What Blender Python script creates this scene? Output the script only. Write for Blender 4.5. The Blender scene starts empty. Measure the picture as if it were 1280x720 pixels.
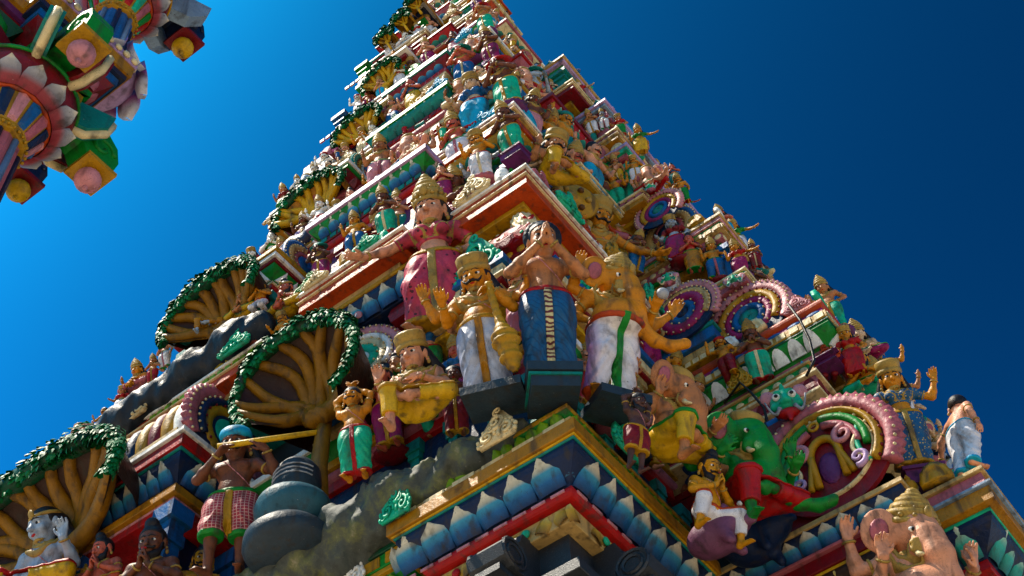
import bpy, math, random
import numpy as np
from mathutils import Vector, Matrix
random.seed(7)
SC = bpy.context.scene
COL = SC.collection
PI = math.pi

# ------------------------------------------------------------ camera, world, sun, exposure
# axes: +X runs along the tower's right face, +Y along its left face; the eye is at the origin, the ground at GROUND
GROUND = -1.6
FPX = 1688.55                                   # focal length in pixels of a 1280 px wide picture
CAM_R = np.array([[0.60034205, 0.62487597, 0.49911868],
                  [-0.79824263, 0.50640991, 0.3261253],
                  [-0.04897078, -0.59420453, 0.80282179]])   # columns: picture right, picture down, forward
cam = bpy.data.cameras.new('camera')
cam.sensor_width = 36.0
cam.lens = 36.0 * FPX / 1280.0
cam.clip_start = 0.05
cam.clip_end = 5000
cam_ob = bpy.data.objects.new('camera', cam)
COL.objects.link(cam_ob)
M = Matrix.Identity(4)
for i in range(3):
    M[i][0] = CAM_R[i, 0]; M[i][1] = -CAM_R[i, 1]; M[i][2] = -CAM_R[i, 2]
cam_ob.matrix_world = M
SC.camera = cam_ob

SUN_AZ = math.radians(138)      # direction towards the sun, from +X towards +Y
SUN_EL = math.radians(63)
SKY_GAMMA = 4.2
SKY_TINT = (.005, .155, .098)
SKY_CAP = (.7, 3.2, 6.0)
world = bpy.data.worlds.new('World')
SC.world = world
world.use_nodes = True
nt = world.node_tree
for n in list(nt.nodes): nt.nodes.remove(n)
sky = nt.nodes.new('ShaderNodeTexSky')
sky.sky_type = 'NISHITA'
sky.sun_disc = False
sky.sun_elevation = SUN_EL
sky.sun_rotation = PI / 2 - SUN_AZ
sky.altitude = 0
sky.air_density = 0.5
sky.dust_density = 1.0
sky.ozone_density = 3.0
# the photograph was taken through a polariser: the sky falls off steeply from the sun's side to the far side
gam = nt.nodes.new('ShaderNodeGamma'); gam.inputs['Gamma'].default_value = SKY_GAMMA
hsv = nt.nodes.new('ShaderNodeHueSaturation'); hsv.inputs['Saturation'].default_value = 0.7
cap = nt.nodes.new('ShaderNodeMix'); cap.data_type = 'RGBA'; cap.blend_type = 'DARKEN'; cap.inputs[0].default_value = 1.0
cap.inputs[7].default_value = (*SKY_CAP, 1)
tint = nt.nodes.new('ShaderNodeMix'); tint.data_type = 'RGBA'; tint.blend_type = 'MULTIPLY'
tint.inputs[0].default_value = 1.0
tint.inputs[7].default_value = (*SKY_TINT, 1)
bg = nt.nodes.new('ShaderNodeBackground')
bg.inputs['Strength'].default_value = 0.10
out = nt.nodes.new('ShaderNodeOutputWorld')
nt.links.new(sky.outputs[0], hsv.inputs['Color'])
nt.links.new(hsv.outputs[0], gam.inputs['Color'])
nt.links.new(gam.outputs[0], tint.inputs[6])
nt.links.new(tint.outputs[2], cap.inputs[6])
nt.links.new(cap.outputs[2], bg.inputs['Color'])
nt.links.new(bg.outputs[0], out.inputs['Surface'])

sl = bpy.data.lights.new('sun', 'SUN')
sl.energy = 5.0
sl.angle = math.radians(0.5)
sl.color = (1.0, 0.90, 0.74)
so = bpy.data.objects.new('sun', sl)
COL.objects.link(so)
sd = Vector((math.cos(SUN_AZ) * math.cos(SUN_EL), math.sin(SUN_AZ) * math.cos(SUN_EL), math.sin(SUN_EL)))
so.rotation_euler = sd.to_track_quat('Z', 'Y').to_euler()
so.location = sd * 60
SC.view_settings.view_transform = 'Standard'
SC.view_settings.look = 'None'
SC.view_settings.exposure = 0.75
SC.view_settings.gamma = 1.0

# ------------------------------------------------------------ sight lines (used to survey the places of the statues)
def ray(px, py):
    d = CAM_R @ np.array([px - 640.0, py - 360.0, FPX])
    return d / np.linalg.norm(d)
def on_x(px, py, x): d = ray(px, py); return d * (x / d[0])
def on_y(px, py, y): d = ray(px, py); return d * (y / d[1])
def on_z(px, py, z): d = ray(px, py); return d * (z / d[2])
def proj(p):
    q = CAM_R.T @ np.asarray(p, float)
    return q[0] / q[2] * FPX + 640, q[1] / q[2] * FPX + 360

# ------------------------------------------------------------ materials
MATS = {}
PAL = dict(
    white=(.80, .78, .72), cream=(.66, .53, .30), tan=(.46, .31, .13), gold=(.40, .22, .03), ochre=(.36, .17, .01),
    bark=(.24, .12, .014), brass=(.36, .235, .07), brown=(.10, .045, .015), darkbrown=(.035, .014, .008), orange=(.40, .075, .008), red=(.36, .028, .016),
    maroon=(.17, .012, .022), pink=(.52, .23, .25), rose=(.38, .12, .14), magenta=(.25, .028, .095), purple=(.11, .025, .10),
    lilac=(.42, .28, .46), blue=(.012, .105, .27), navy=(.006, .018, .055), sky=(.05, .33, .52), teal=(.004, .19, .16),
    jade=(.02, .38, .22), green=(.008, .20, .035), leaf=(.008, .155, .045), darkgreen=(.004, .06, .028), lime=(.16, .30, .02),
    slate=(.022, .036, .050), serpent=(.009, .016, .026), black=(.012, .011, .011), grey=(.30, .31, .34), bluegrey=(.20, .28, .38), deepteal=(.035, .10, .13), mauve=(.15, .06, .11), yellow=(.56, .34, .025),
    skin_ochre=(.53, .225, .05), skin_pink=(.62, .30, .19), skin_cream=(.62, .42, .27), skin_tan=(.44, .19, .09), skin_brown=(.145, .055, .032), skin_dark=(.075, .035, .028),
    skin_blue=(.33, .40, .48), skin_green=(.012, .20, .035), skin_red=(.48, .13, .09), skin_yellow=(.56, .27, .02), hair=(.012, .010, .012), cloth_white=(.66, .64, .66))

def new_mat(name):
    m = bpy.data.materials.new(name); m.use_nodes = True
    t = m.node_tree
    for n in list(t.nodes): t.nodes.remove(n)
    b = t.nodes.new('ShaderNodeBsdfPrincipled'); o = t.nodes.new('ShaderNodeOutputMaterial')
    t.links.new(b.outputs[0], o.inputs[0])
    return m, t, b
def ramp(t, src, pts):
    r = t.nodes.new('ShaderNodeValToRGB')
    e = r.color_ramp.elements
    while len(e) > 1: e.remove(e[-1])
    e[0].position, e[0].color = pts[0][0], (*pts[0][1], 1)
    for p, c in pts[1:]:
        k = e.new(p); k.color = (*c, 1)
    t.links.new(src, r.inputs[0]); return r.outputs[0]
def mixc(t, fac, a, b, mode='MIX'):
    n = t.nodes.new('ShaderNodeMix'); n.data_type = 'RGBA'; n.blend_type = mode
    for s, v in ((0, fac), (6, a), (7, b)):
        if hasattr(v, 'links'): t.links.new(v, n.inputs[s])
        else: n.inputs[s].default_value = v if s == 0 else (*v, 1)
    return n.outputs[2]
def finish(t, b, pos, col, rough=.5, bump=.25):
    """weathering shared by every painted surface: faded patches, dirt specks, small chips and brush relief"""
    n1 = t.nodes.new('ShaderNodeTexNoise'); n1.inputs['Scale'].default_value = 5.5; n1.inputs['Detail'].default_value = 6; n1.inputs['Roughness'].default_value = .65
    n2 = t.nodes.new('ShaderNodeTexNoise'); n2.inputs['Scale'].default_value = 38; n2.inputs['Detail'].default_value = 5; n2.inputs['Roughness'].default_value = .7
    t.links.new(pos, n1.inputs['Vector']); t.links.new(pos, n2.inputs['Vector'])
    f1 = ramp(t, n1.outputs['Fac'], [(.30, (.42, .40, .38)), (.42, (.85, .85, .85)), (.54, (1, 1, 1)), (.72, (1.22, 1.22, 1.20))])
    col = mixc(t, 1.0, col, f1, 'MULTIPLY')
    mp = t.nodes.new('ShaderNodeMapping'); mp.inputs['Scale'].default_value = (13, 13, 1.1); t.links.new(pos, mp.inputs['Vector'])
    n3 = t.nodes.new('ShaderNodeTexNoise'); n3.inputs['Scale'].default_value = 1.0; n3.inputs['Detail'].default_value = 4; t.links.new(mp.outputs[0], n3.inputs['Vector'])
    col = mixc(t, ramp(t, n3.outputs['Fac'], [(.53, (0, 0, 0)), (.70, (.68, .68, .68))]), col, (.03, .024, .018))     # rain streaks
    dirt = ramp(t, n2.outputs['Fac'], [(.30, (1, 1, 1)), (.35, (0, 0, 0))])
    col = mixc(t, dirt, col, (.035, .028, .022))
    chip = ramp(t, n2.outputs['Fac'], [(.70, (0, 0, 0)), (.73, (1, 1, 1))])
    col = mixc(t, chip, col, (.50, .46, .40))
    vo = t.nodes.new('ShaderNodeTexVoronoi'); vo.feature = 'DISTANCE_TO_EDGE'; vo.inputs['Scale'].default_value = 7.5       # hairline cracks in the stucco
    wv = mixc(t, .22, (0, 0, 0), n2.outputs['Color'], 'ADD'); va = t.nodes.new('ShaderNodeVectorMath'); va.operation = 'ADD'
    t.links.new(pos, va.inputs[0]); t.links.new(wv, va.inputs[1]); t.links.new(va.outputs[0], vo.inputs['Vector'])
    ck = mixc(t, 1.0, ramp(t, vo.outputs['Distance'], [(.006, (.75, .75, .75)), (.013, (0, 0, 0))]), ramp(t, n1.outputs['Fac'], [(.46, (0, 0, 0)), (.54, (1, 1, 1))]), 'MULTIPLY')
    col = mixc(t, ck, col, (.02, .015, .012))
    t.links.new(col, b.inputs['Base Color']); b.inputs['Specular IOR Level'].default_value = .22
    rr = ramp(t, n1.outputs['Fac'], [(.3, (rough + .15,) * 3), (.7, (rough - .08,) * 3)])
    t.links.new(rr, b.inputs['Roughness'])
    bp = t.nodes.new('ShaderNodeBump'); bp.inputs['Strength'].default_value = bump * 1.5; bp.inputs['Distance'].default_value = .014
    n4 = t.nodes.new('ShaderNodeTexNoise'); n4.inputs['Scale'].default_value = 16; n4.inputs['Detail'].default_value = 3; t.links.new(pos, n4.inputs['Vector'])
    hs = t.nodes.new('ShaderNodeMath'); hs.operation = 'MULTIPLY_ADD'; hs.inputs[1].default_value = 1.6; t.links.new(n4.outputs['Fac'], hs.inputs[0]); t.links.new(n2.outputs['Fac'], hs.inputs[2])
    t.links.new(hs.outputs[0], bp.inputs['Height']); t.links.new(bp.outputs[0], b.inputs['Normal'])
def paint(key, rough=.42, bump=.25):
    if key in MATS: return MATS[key]
    m, t, b = new_mat('paint_' + key)
    g = t.nodes.new('ShaderNodeNewGeometry')
    rgb = t.nodes.new('ShaderNodeRGB'); cc = PAL[key]; mx = max(cc); rgb.outputs[0].default_value = (*[max(.003, mx - (mx - q) * 1.10) for q in cc], 1)
    finish(t, b, g.outputs['Position'], rgb.outputs[0], rough, bump)
    MATS[key] = m; return m
def two_tone(name, pts, axis=2, lo=0, hi=1, rough=.42):
    """paint graded along the object's own axis, as the sculptors brush lotus petals and drapery"""
    if name in MATS: return MATS[name]
    m, t, b = new_mat('paint_' + name)
    g = t.nodes.new('ShaderNodeNewGeometry'); tc = t.nodes.new('ShaderNodeTexCoord'); sp = t.nodes.new('ShaderNodeSeparateXYZ')
    t.links.new(tc.outputs['Object'], sp.inputs[0])
    mr = t.nodes.new('ShaderNodeMapRange'); mr.inputs[1].default_value = lo; mr.inputs[2].default_value = hi
    src = sp.outputs[axis]
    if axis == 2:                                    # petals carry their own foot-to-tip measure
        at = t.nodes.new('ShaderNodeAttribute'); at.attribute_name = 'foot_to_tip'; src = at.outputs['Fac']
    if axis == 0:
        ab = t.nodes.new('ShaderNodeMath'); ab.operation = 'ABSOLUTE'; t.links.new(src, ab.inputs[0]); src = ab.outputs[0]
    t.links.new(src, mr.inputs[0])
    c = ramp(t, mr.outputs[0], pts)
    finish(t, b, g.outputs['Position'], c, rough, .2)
    MATS[name] = m; return m
def patterned(name, a, bcol, kind='check', scale=18, rough=.45):
    """printed cloth: checks, dots or diagonal brush lines"""
    if name in MATS: return MATS[name]
    m, t, b = new_mat('paint_' + name)
    g = t.nodes.new('ShaderNodeNewGeometry'); tc = t.nodes.new('ShaderNodeTexCoord')
    rgb = t.nodes.new('ShaderNodeRGB'); rgb.outputs[0].default_value = (*a, 1)
    if kind == 'dots':
        v = t.nodes.new('ShaderNodeTexVoronoi'); v.inputs['Scale'].default_value = scale
        t.links.new(tc.outputs['Object'], v.inputs['Vector'])
        f = ramp(t, v.outputs['Distance'], [(.22, (1, 1, 1)), (.27, (0, 0, 0))])
    else:
        w = t.nodes.new('ShaderNodeTexWave'); w.inputs['Scale'].default_value = scale
        w.bands_direction = 'X' if kind == 'check' else 'DIAGONAL'
        w.inputs['Distortion'].default_value = .6 if kind != 'check' else 0
        t.links.new(tc.outputs['Object'], w.inputs['Vector'])
        f = ramp(t, w.outputs['Fac'], [(.90, (0, 0, 0)), (.95, (1, 1, 1))])
        if kind == 'check':
            w2 = t.nodes.new('ShaderNodeTexWave'); w2.inputs['Scale'].default_value = scale; w2.bands_direction = 'Z'
            t.links.new(tc.outputs['Object'], w2.inputs['Vector'])
            f2 = ramp(t, w2.outputs['Fac'], [(.90, (0, 0, 0)), (.95, (1, 1, 1))])
            f = mixc(t, 1.0, f, f2, 'LIGHTEN')
    c = mixc(t, f, rgb.outputs[0], bcol)
    finish(t, b, g.outputs['Position'], c, rough, .2)
    MATS[name] = m; return m
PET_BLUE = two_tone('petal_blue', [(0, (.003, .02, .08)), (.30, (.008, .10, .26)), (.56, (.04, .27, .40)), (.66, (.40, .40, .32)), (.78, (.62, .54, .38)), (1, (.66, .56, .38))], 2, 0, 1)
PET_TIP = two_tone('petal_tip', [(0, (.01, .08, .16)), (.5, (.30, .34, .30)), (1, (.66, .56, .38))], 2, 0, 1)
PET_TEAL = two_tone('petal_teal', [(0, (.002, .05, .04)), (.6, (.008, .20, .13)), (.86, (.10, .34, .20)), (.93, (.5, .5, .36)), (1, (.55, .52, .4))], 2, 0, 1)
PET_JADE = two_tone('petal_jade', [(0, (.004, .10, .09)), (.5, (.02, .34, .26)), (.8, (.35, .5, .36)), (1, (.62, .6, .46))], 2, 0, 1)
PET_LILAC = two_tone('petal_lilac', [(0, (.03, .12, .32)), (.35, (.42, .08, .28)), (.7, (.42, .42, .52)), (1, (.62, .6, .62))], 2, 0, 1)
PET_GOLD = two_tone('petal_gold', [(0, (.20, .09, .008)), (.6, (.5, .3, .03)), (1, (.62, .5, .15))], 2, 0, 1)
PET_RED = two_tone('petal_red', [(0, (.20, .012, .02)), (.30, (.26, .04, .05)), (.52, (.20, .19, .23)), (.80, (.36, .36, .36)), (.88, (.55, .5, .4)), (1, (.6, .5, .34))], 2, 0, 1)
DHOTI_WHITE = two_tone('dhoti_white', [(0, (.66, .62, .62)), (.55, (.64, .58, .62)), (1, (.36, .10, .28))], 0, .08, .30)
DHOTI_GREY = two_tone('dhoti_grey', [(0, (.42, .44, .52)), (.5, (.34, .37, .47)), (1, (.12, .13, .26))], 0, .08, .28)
DHOTI_BLUE = patterned('dhoti_blue', (.010, .085, .20), (.006, .05, .13), 'lines', 9)
CHECK_RED = patterned('check_red', (.34, .03, .045), (.62, .34, .28), 'check', 9)
SARI_BLUE = patterned('sari_blue', (.012, .085, .20), (.55, .36, .06), 'dots', 26)
SARI_PINK = patterned('sari_pink', (.46, .035, .07), (.08, .01, .02), 'dots', 16)
BLOUSE_GREEN = patterned('blouse_green', (.006, .15, .04), (.55, .36, .05), 'dots', 22)
STRIPE_ROBE = patterned('stripe_robe', (.50, .11, .08), (.62, .40, .20), 'lines', 6)
def granite():
    m, t, b = new_mat('black_granite')
    g = t.nodes.new('ShaderNodeNewGeometry')
    n = t.nodes.new('ShaderNodeTexNoise'); n.inputs['Scale'].default_value = 120; n.inputs['Detail'].default_value = 3
    n2 = t.nodes.new('ShaderNodeTexNoise'); n2.inputs['Scale'].default_value = 6; n2.inputs['Detail'].default_value = 5
    for k in (n, n2): t.links.new(g.outputs['Position'], k.inputs['Vector'])
    c = ramp(t, n.outputs['Fac'], [(.3, (.006, .008, .011)), (.66, (.013, .017, .022)), (.74, (.14, .16, .18))])
    c = mixc(t, 1.0, c, ramp(t, n2.outputs['Fac'], [(.3, (.6, .6, .6)), (.7, (1.3, 1.3, 1.3))]), 'MULTIPLY')
    t.links.new(c, b.inputs['Base Color']); b.inputs['Roughness'].default_value = .5
    bp = t.nodes.new('ShaderNodeBump'); bp.inputs['Strength'].default_value = .4; bp.inputs['Distance'].default_value = .01
    t.links.new(n.outputs['Fac'], bp.inputs['Height']); t.links.new(bp.outputs[0], b.inputs['Normal'])
    MATS['granite'] = m
granite()
def mossy():
    m, t, b = new_mat('mossy_rock')
    g = t.nodes.new('ShaderNodeNewGeometry')
    n = t.nodes.new('ShaderNodeTexNoise'); n.inputs['Scale'].default_value = 4; n.inputs['Detail'].default_value = 8; n.inputs['Roughness'].default_value = .7
    n2 = t.nodes.new('ShaderNodeTexNoise'); n2.inputs['Scale'].default_value = 60; n2.inputs['Detail'].default_value = 4
    for k in (n, n2): t.links.new(g.outputs['Position'], k.inputs['Vector'])
    c = ramp(t, n.outputs['Fac'], [(.34, (.018, .022, .018)), (.50, (.045, .055, .045)), (.60, (.10, .11, .035)), (.70, (.22, .20, .13))])
    c = mixc(t, ramp(t, n2.outputs['Fac'], [(.70, (0, 0, 0)), (.74, (.5, .5, .5))]), c, (.25, .25, .2))
    t.links.new(c, b.inputs['Base Color']); b.inputs['Roughness'].default_value = .7
    bp = t.nodes.new('ShaderNodeBump'); bp.inputs['Strength'].default_value = .6; bp.inputs['Distance'].default_value = .03
    t.links.new(n.outputs['Fac'], bp.inputs['Height']); t.links.new(bp.outputs[0], b.inputs['Normal'])
    MATS['rock'] = m
mossy()
def frieze_mat():
    m, t, b = new_mat('carved_frieze')
    g = t.nodes.new('ShaderNodeNewGeometry'); tc = t.nodes.new('ShaderNodeTexCoord')
    v = t.nodes.new('ShaderNodeTexWave'); v.wave_type = 'RINGS'; v.inputs['Scale'].default_value = 6; v.inputs['Distortion'].default_value = 8; v.inputs['Detail'].default_value = 2
    t.links.new(tc.outputs['Object'], v.inputs['Vector'])
    c = ramp(t, v.outputs['Fac'], [(.25, (.12, .02, .03)), (.40, (.30, .18, .05)), (.6, (.60, .50, .24))])
    finish(t, b, g.outputs['Position'], c, .5, .3)
    MATS['frieze'] = m
frieze_mat()
def mt(k):
    if not isinstance(k, str): return k
    return MATS[k] if k in MATS else paint(k)

# ------------------------------------------------------------ mesh building
def mesh_np(name, V, F):
    """V (n,3); F list/array of equal length polygons or list of tuples"""
    me = bpy.data.meshes.new(name)
    V = np.asarray(V, np.float32)
    if isinstance(F, np.ndarray):
        nf, k = F.shape
        me.vertices.add(len(V)); me.vertices.foreach_set('co', V.ravel())
        me.loops.add(nf * k); me.loops.foreach_set('vertex_index', F.astype(np.int32).ravel())
        me.polygons.add(nf); me.polygons.foreach_set('loop_start', np.arange(0, nf * k, k, dtype=np.int32))
        me.update(calc_edges=True)
    else:
        me.from_pydata(V.tolist(), [], F); me.update()
    return me
def shade(me, smooth=True):
    if len(me.polygons): me.polygons.foreach_set('use_smooth', np.full(len(me.polygons), smooth)); me.update()
    return me
def obj(name, me, mat=None, parent=None, loc=None, rot=None, scl=None, smooth=None):
    if isinstance(me, MB): me = me.mesh(name, smooth)
    o = bpy.data.objects.new(name, me); COL.objects.link(o)
    if parent is not None: o.parent = parent
    if loc is not None: o.location = loc
    if rot is not None: o.rotation_euler = rot
    if scl is not None: o.scale = (scl,) * 3 if np.isscalar(scl) else scl
    if mat is not None:
        if not me.materials: me.materials.append(mt(mat))
        o.material_slots[0].link = 'OBJECT'; o.material_slots[0].material = mt(mat)
    return o
def empty(name, loc, rz=0, scl=1, label=None, cat=None, group=None):
    o = bpy.data.objects.new(name, None); COL.objects.link(o)
    o.empty_display_size = .2
    o.location = loc; o.rotation_euler = (0, 0, rz); o.scale = (scl,) * 3
    tag(o, label, cat, group); return o
def tag(o, label=None, cat=None, group=None, kind=None):
    if label: o['label'] = label
    if cat: o['category'] = cat
    if group: o['group'] = group
    if kind: o['kind'] = kind
    return o
class MB:
    def __init__(s): s.V = []; s.F = []
    def add(s, V, F):
        n = len(s.V); s.V += [tuple(v) for v in V]; s.F += [tuple(i + n for i in f) for f in F]; return s
    def box(s, lo, hi, R=None, T=None):
        (x0, y0, z0), (x1, y1, z1) = lo, hi
        V = [(x0, y0, z0), (x1, y0, z0), (x1, y1, z0), (x0, y1, z0), (x0, y0, z1), (x1, y0, z1), (x1, y1, z1), (x0, y1, z1)]
        if R is not None: V = [tuple(R @ Vector(v) + (T if T is not None else Vector())) for v in V]
        return s.add(V, [(0, 3, 2, 1), (4, 5, 6, 7), (0, 1, 5, 4), (1, 2, 6, 5), (2, 3, 7, 6), (3, 0, 4, 7)])
    def loft(s, rings, closed=True, caps=True):
        """rings: lists of equal numbers of points"""
        n = len(rings[0]); V = [p for r in rings for p in r]; F = []
        m = n if closed else n - 1
        for i in range(len(rings) - 1):
            for j in range(m):
                k = (j + 1) % n
                F.append((i * n + j, i * n + k, (i + 1) * n + k, (i + 1) * n + j))
        if caps and closed:
            F.append(tuple(range(n - 1, -1, -1))); F.append(tuple((len(rings) - 1) * n + j for j in range(n)))
        return s.add(V, F)
    def lathe(s, prof, n=16, c=(0, 0, 0), flute=0, nf=8, caps=True):
        rings = []
        for r, z in prof:
            rings.append([(c[0] + r * (1 + flute * abs(math.sin(nf * a / 2))) * math.cos(a), c[1] + r * (1 + flute * abs(math.sin(nf * a / 2))) * math.sin(a), c[2] + z) for a in [2 * PI * j / n for j in range(n)]])
        return s.loft(rings, True, caps)
    def tube(s, pts, rad, n=8, flat=None):
        """swept tube along pts with a radius each; flat squashes the section along that vector"""
        P = [Vector(p) for p in pts]; rad = [rad] * len(P) if np.isscalar(rad) else list(rad)
        rings = []; up = Vector((0.13, 0.21, 1))
        for i, p in enumerate(P):
            d = (P[min(i + 1, len(P) - 1)] - P[max(i - 1, 0)])
            if d.length < 1e-6: d = Vector((0, 0, 1))
            d.normalize()
            if i == 0: a = d.cross(up).normalized() if abs(d.dot(up.normalized())) < .95 else d.cross(Vector((1, 0, 0))).normalized()
            else: a = (a - d * a.dot(d)).normalized()
            b = d.cross(a)
            rings.append([tuple(p + (a * math.cos(2 * PI * j / n) + b * math.sin(2 * PI * j / n)) * rad[i]) for j in range(n)])
        return s.loft(rings)
    def ball(s, c, r, n=10, m=6, R=None):
        r = (r,) * 3 if np.isscalar(r) else r
        rings = []
        for i in range(m + 1):
            t = PI * (i + .02) / (m + .04) - PI / 2
            ring = []
            for j in range(n):
                v = Vector((r[0] * math.cos(t) * math.cos(2 * PI * j / n), r[1] * math.cos(t) * math.sin(2 * PI * j / n), r[2] * math.sin(t)))
                if R is not None: v = R @ v
                ring.append(tuple(v + Vector(c)))
            rings.append(ring)
        return s.loft(rings)
    def mesh(s, name, smooth=None):
        me = bpy.data.meshes.new(name); me.from_pydata(s.V, [], s.F); me.update()
        if smooth: shade(me)
        return me
# ------------------------------------------------------------ smooth solid modelling on a grid (for bodies, heads, hands, drapery, rocks)
class Field:
    def __init__(s, lo, hi, h):
        s.lo = np.array(lo, float); s.h = h
        s.n = np.maximum(4, np.ceil((np.array(hi) - s.lo) / h).astype(int) + 1)
        s.ax = [(s.lo[i] + h * np.arange(s.n[i])).astype(np.float32) for i in range(3)]
        s.F = np.full(s.n, 9.0, np.float32); s.ms = 1.0
    def grid(s): return s.ax[0][:, None, None], s.ax[1][None, :, None], s.ax[2][None, None, :]
    def sl(s, lo, hi):
        a = np.clip(np.floor((np.array(lo) - s.lo) / s.h).astype(int), 0, s.n); b = np.clip(np.ceil((np.array(hi) - s.lo) / s.h).astype(int) + 1, 0, s.n)
        return None if np.any(b - a < 1) else tuple(slice(a[i], b[i]) for i in range(3))
    def put(s, lo, hi, fn, k, pad=.06):
        p = max(k, pad) + 2 * s.h
        S = s.sl(np.array(lo) - p, np.array(hi) + p)
        if S is None: return
        x, y, z = s.ax[0][S[0]][:, None, None], s.ax[1][S[1]][None, :, None], s.ax[2][S[2]][None, None, :]
        d = fn(x, y, z); a = s.F[S]
        if k <= 0: s.F[S] = np.minimum(a, d); return
        h = np.clip(.5 + .5 * (a - d) / k, 0, 1)
        s.F[S] = a + (d - a) * h - k * h * (1 - h)
    def cone(s, a, b, ra, rb, k=.03):
        ra *= s.ms; rb *= s.ms; k *= s.ms; a = np.array(a, float); b = np.array(b, float); ba = b - a; l2 = max(float(ba @ ba), 1e-9)
        def fn(x, y, z):
            px, py, pz = x - a[0], y - a[1], z - a[2]
            t = np.clip((px * ba[0] + py * ba[1] + pz * ba[2]) / l2, 0, 1)
            return np.sqrt((px - t * ba[0]) ** 2 + (py - t * ba[1]) ** 2 + (pz - t * ba[2]) ** 2) - (ra + (rb - ra) * t)
        r = max(ra, rb); s.put(np.minimum(a, b) - r, np.maximum(a, b) + r, fn, k)
    def ell(s, c, r, k=.03, R=None):
        c = np.array(c, float); r = np.array(r, float) * np.ones(3) * s.ms; k *= s.ms
        def fn(x, y, z):
            p = [x - c[0], y - c[1], z - c[2]]
            if R is not None:
                p = [p[0] * R[0][i] + p[1] * R[1][i] + p[2] * R[2][i] for i in range(3)]
            k0 = np.sqrt((p[0] / r[0]) ** 2 + (p[1] / r[1]) ** 2 + (p[2] / r[2]) ** 2)
            k1 = np.sqrt((p[0] / r[0] ** 2) ** 2 + (p[1] / r[1] ** 2) ** 2 + (p[2] / r[2] ** 2) ** 2) + 1e-6
            return k0 * (k0 - 1) / k1
        m = r if R is None else np.full(3, r.max()); s.put(c - m, c + m, fn, k)
    def ring(s, c, ax, R, r, k=0):
        c = np.array(c, float); ax = np.array(ax, float); ax = ax / np.linalg.norm(ax)
        def fn(x, y, z):
            px, py, pz = x - c[0], y - c[1], z - c[2]
            t = px * ax[0] + py * ax[1] + pz * ax[2]
            q = np.sqrt(np.maximum(px * px + py * py + pz * pz - t * t, 0)) - R
            return np.sqrt(q * q + t * t) - r
        s.put(c - R - r, c + R + r, fn, k)
    def at(s, p):
        i = np.clip(np.round((np.asarray(p) - s.lo) / s.h).astype(int), 0, s.n - 1); return float(s.F[tuple(i)])
    def hit(s, p, d, far=.3):
        p = np.array(p, float); d = np.array(d, float); d /= np.linalg.norm(d); st = s.h * .5
        q = p - d * far
        for _ in range(int(2 * far / st)):
            if s.at(q) < 0: return q
            q = q + d * st
        return p
def nets(F, lo, h, sm=True):
    """surface nets: an even quad mesh of the zero level of F"""
    S = F < 0
    c = [(i, j, k) for i in (0, 1) for j in (0, 1) for k in (0, 1)]
    n = np.array(F.shape) - 1
    cnt = np.zeros(n, np.int8)
    for i, j, k in c: cnt += S[i:i + n[0], j:j + n[1], k:k + n[2]]
    act = (cnt > 0) & (cnt < 8)
    I = np.argwhere(act)
    if len(I) == 0: return np.zeros((0, 3)), np.zeros((0, 4), int)
    vals = np.stack([F[I[:, 0] + i, I[:, 1] + j, I[:, 2] + k] for i, j, k in c], 1)
    acc = np.zeros((len(I), 3)); num = np.zeros(len(I))
    for a in range(8):
        for ax in range(3):
            if c[a][ax] == 0:
                b = a + (4, 2, 1)[ax]
                va, vb = vals[:, a], vals[:, b]
                m = (va < 0) != (vb < 0)
                t = np.where(m, va / np.where(m, va - vb, 1), 0)
                p = np.tile(np.array(c[a], float), (len(I), 1)); p[:, ax] += t
                acc[m] += p[m]; num[m] += 1
    V = (I + acc / num[:, None]) * h + np.asarray(lo)
    idx = np.full(n, -1, np.int32); idx[tuple(I.T)] = np.arange(len(I))
    Q = []
    for ax in range(3):
        u, v = (ax + 1) % 3, (ax + 2) % 3
        sl0 = [slice(None)] * 3; sl1 = [slice(None)] * 3
        sl0[ax] = slice(0, -1); sl1[ax] = slice(1, None)
        for w in (u, v):
            sl0[w] = slice(1, -1); sl1[w] = slice(1, -1)
        A, B = S[tuple(sl0)], S[tuple(sl1)]
        E = np.argwhere(A != B)
        if len(E) == 0: continue
        fl = A[tuple(E.T)]
        g = E.copy(); g[:, u] += 1; g[:, v] += 1
        def cell(du, dv):
            q = g.copy(); q[:, u] += du; q[:, v] += dv; return idx[tuple(q.T)]
        q = np.stack([cell(-1, -1), cell(0, -1), cell(0, 0), cell(-1, 0)], 1)
        q[~fl] = q[~fl][:, ::-1]
        Q.append(q)
    Q = np.concatenate(Q) if Q else np.zeros((0, 4), int)
    Q = Q[(Q >= 0).all(1)]
    return V, Q
def field_mesh(name, fld, F=None):
    V, Q = nets(fld.F if F is None else F, fld.lo, fld.h)
    if len(Q) == 0: return None
    return shade(mesh_np(name, V, Q))
# ------------------------------------------------------------ ground
g = MB(); g.add([(-400, -400, GROUND), (400, -400, GROUND), (400, 400, GROUND), (-400, 400, GROUND)], [(0, 1, 2, 3)])
def ground_mat():
    m, t, b = new_mat('courtyard_ground')
    gm = t.nodes.new('ShaderNodeNewGeometry')
    rgb = t.nodes.new('ShaderNodeRGB'); rgb.outputs[0].default_value = (.50, .41, .31, 1)
    finish(t, b, gm.outputs['Position'], rgb.outputs[0], .8, .2)
    MATS['ground'] = m
ground_mat()
tag(obj('ground', g, 'ground'), kind='structure')

# ------------------------------------------------------------ the temple tower
TOWER = empty('temple_tower', (8, 6, GROUND), label='tall painted temple gateway tower crowded with statues on every ledge', cat='temple tower')
OFF = (-8, -6, -GROUND)
def tpart(name, me, mat, smooth=None):            # a part of the tower, modelled in world coordinates
    return obj(name, me, mat, TOWER, OFF, smooth=smooth)
LF, RF = -PI / 2, 0.0                              # facing of the left face (-X) and of the right face (-Y)

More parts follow.
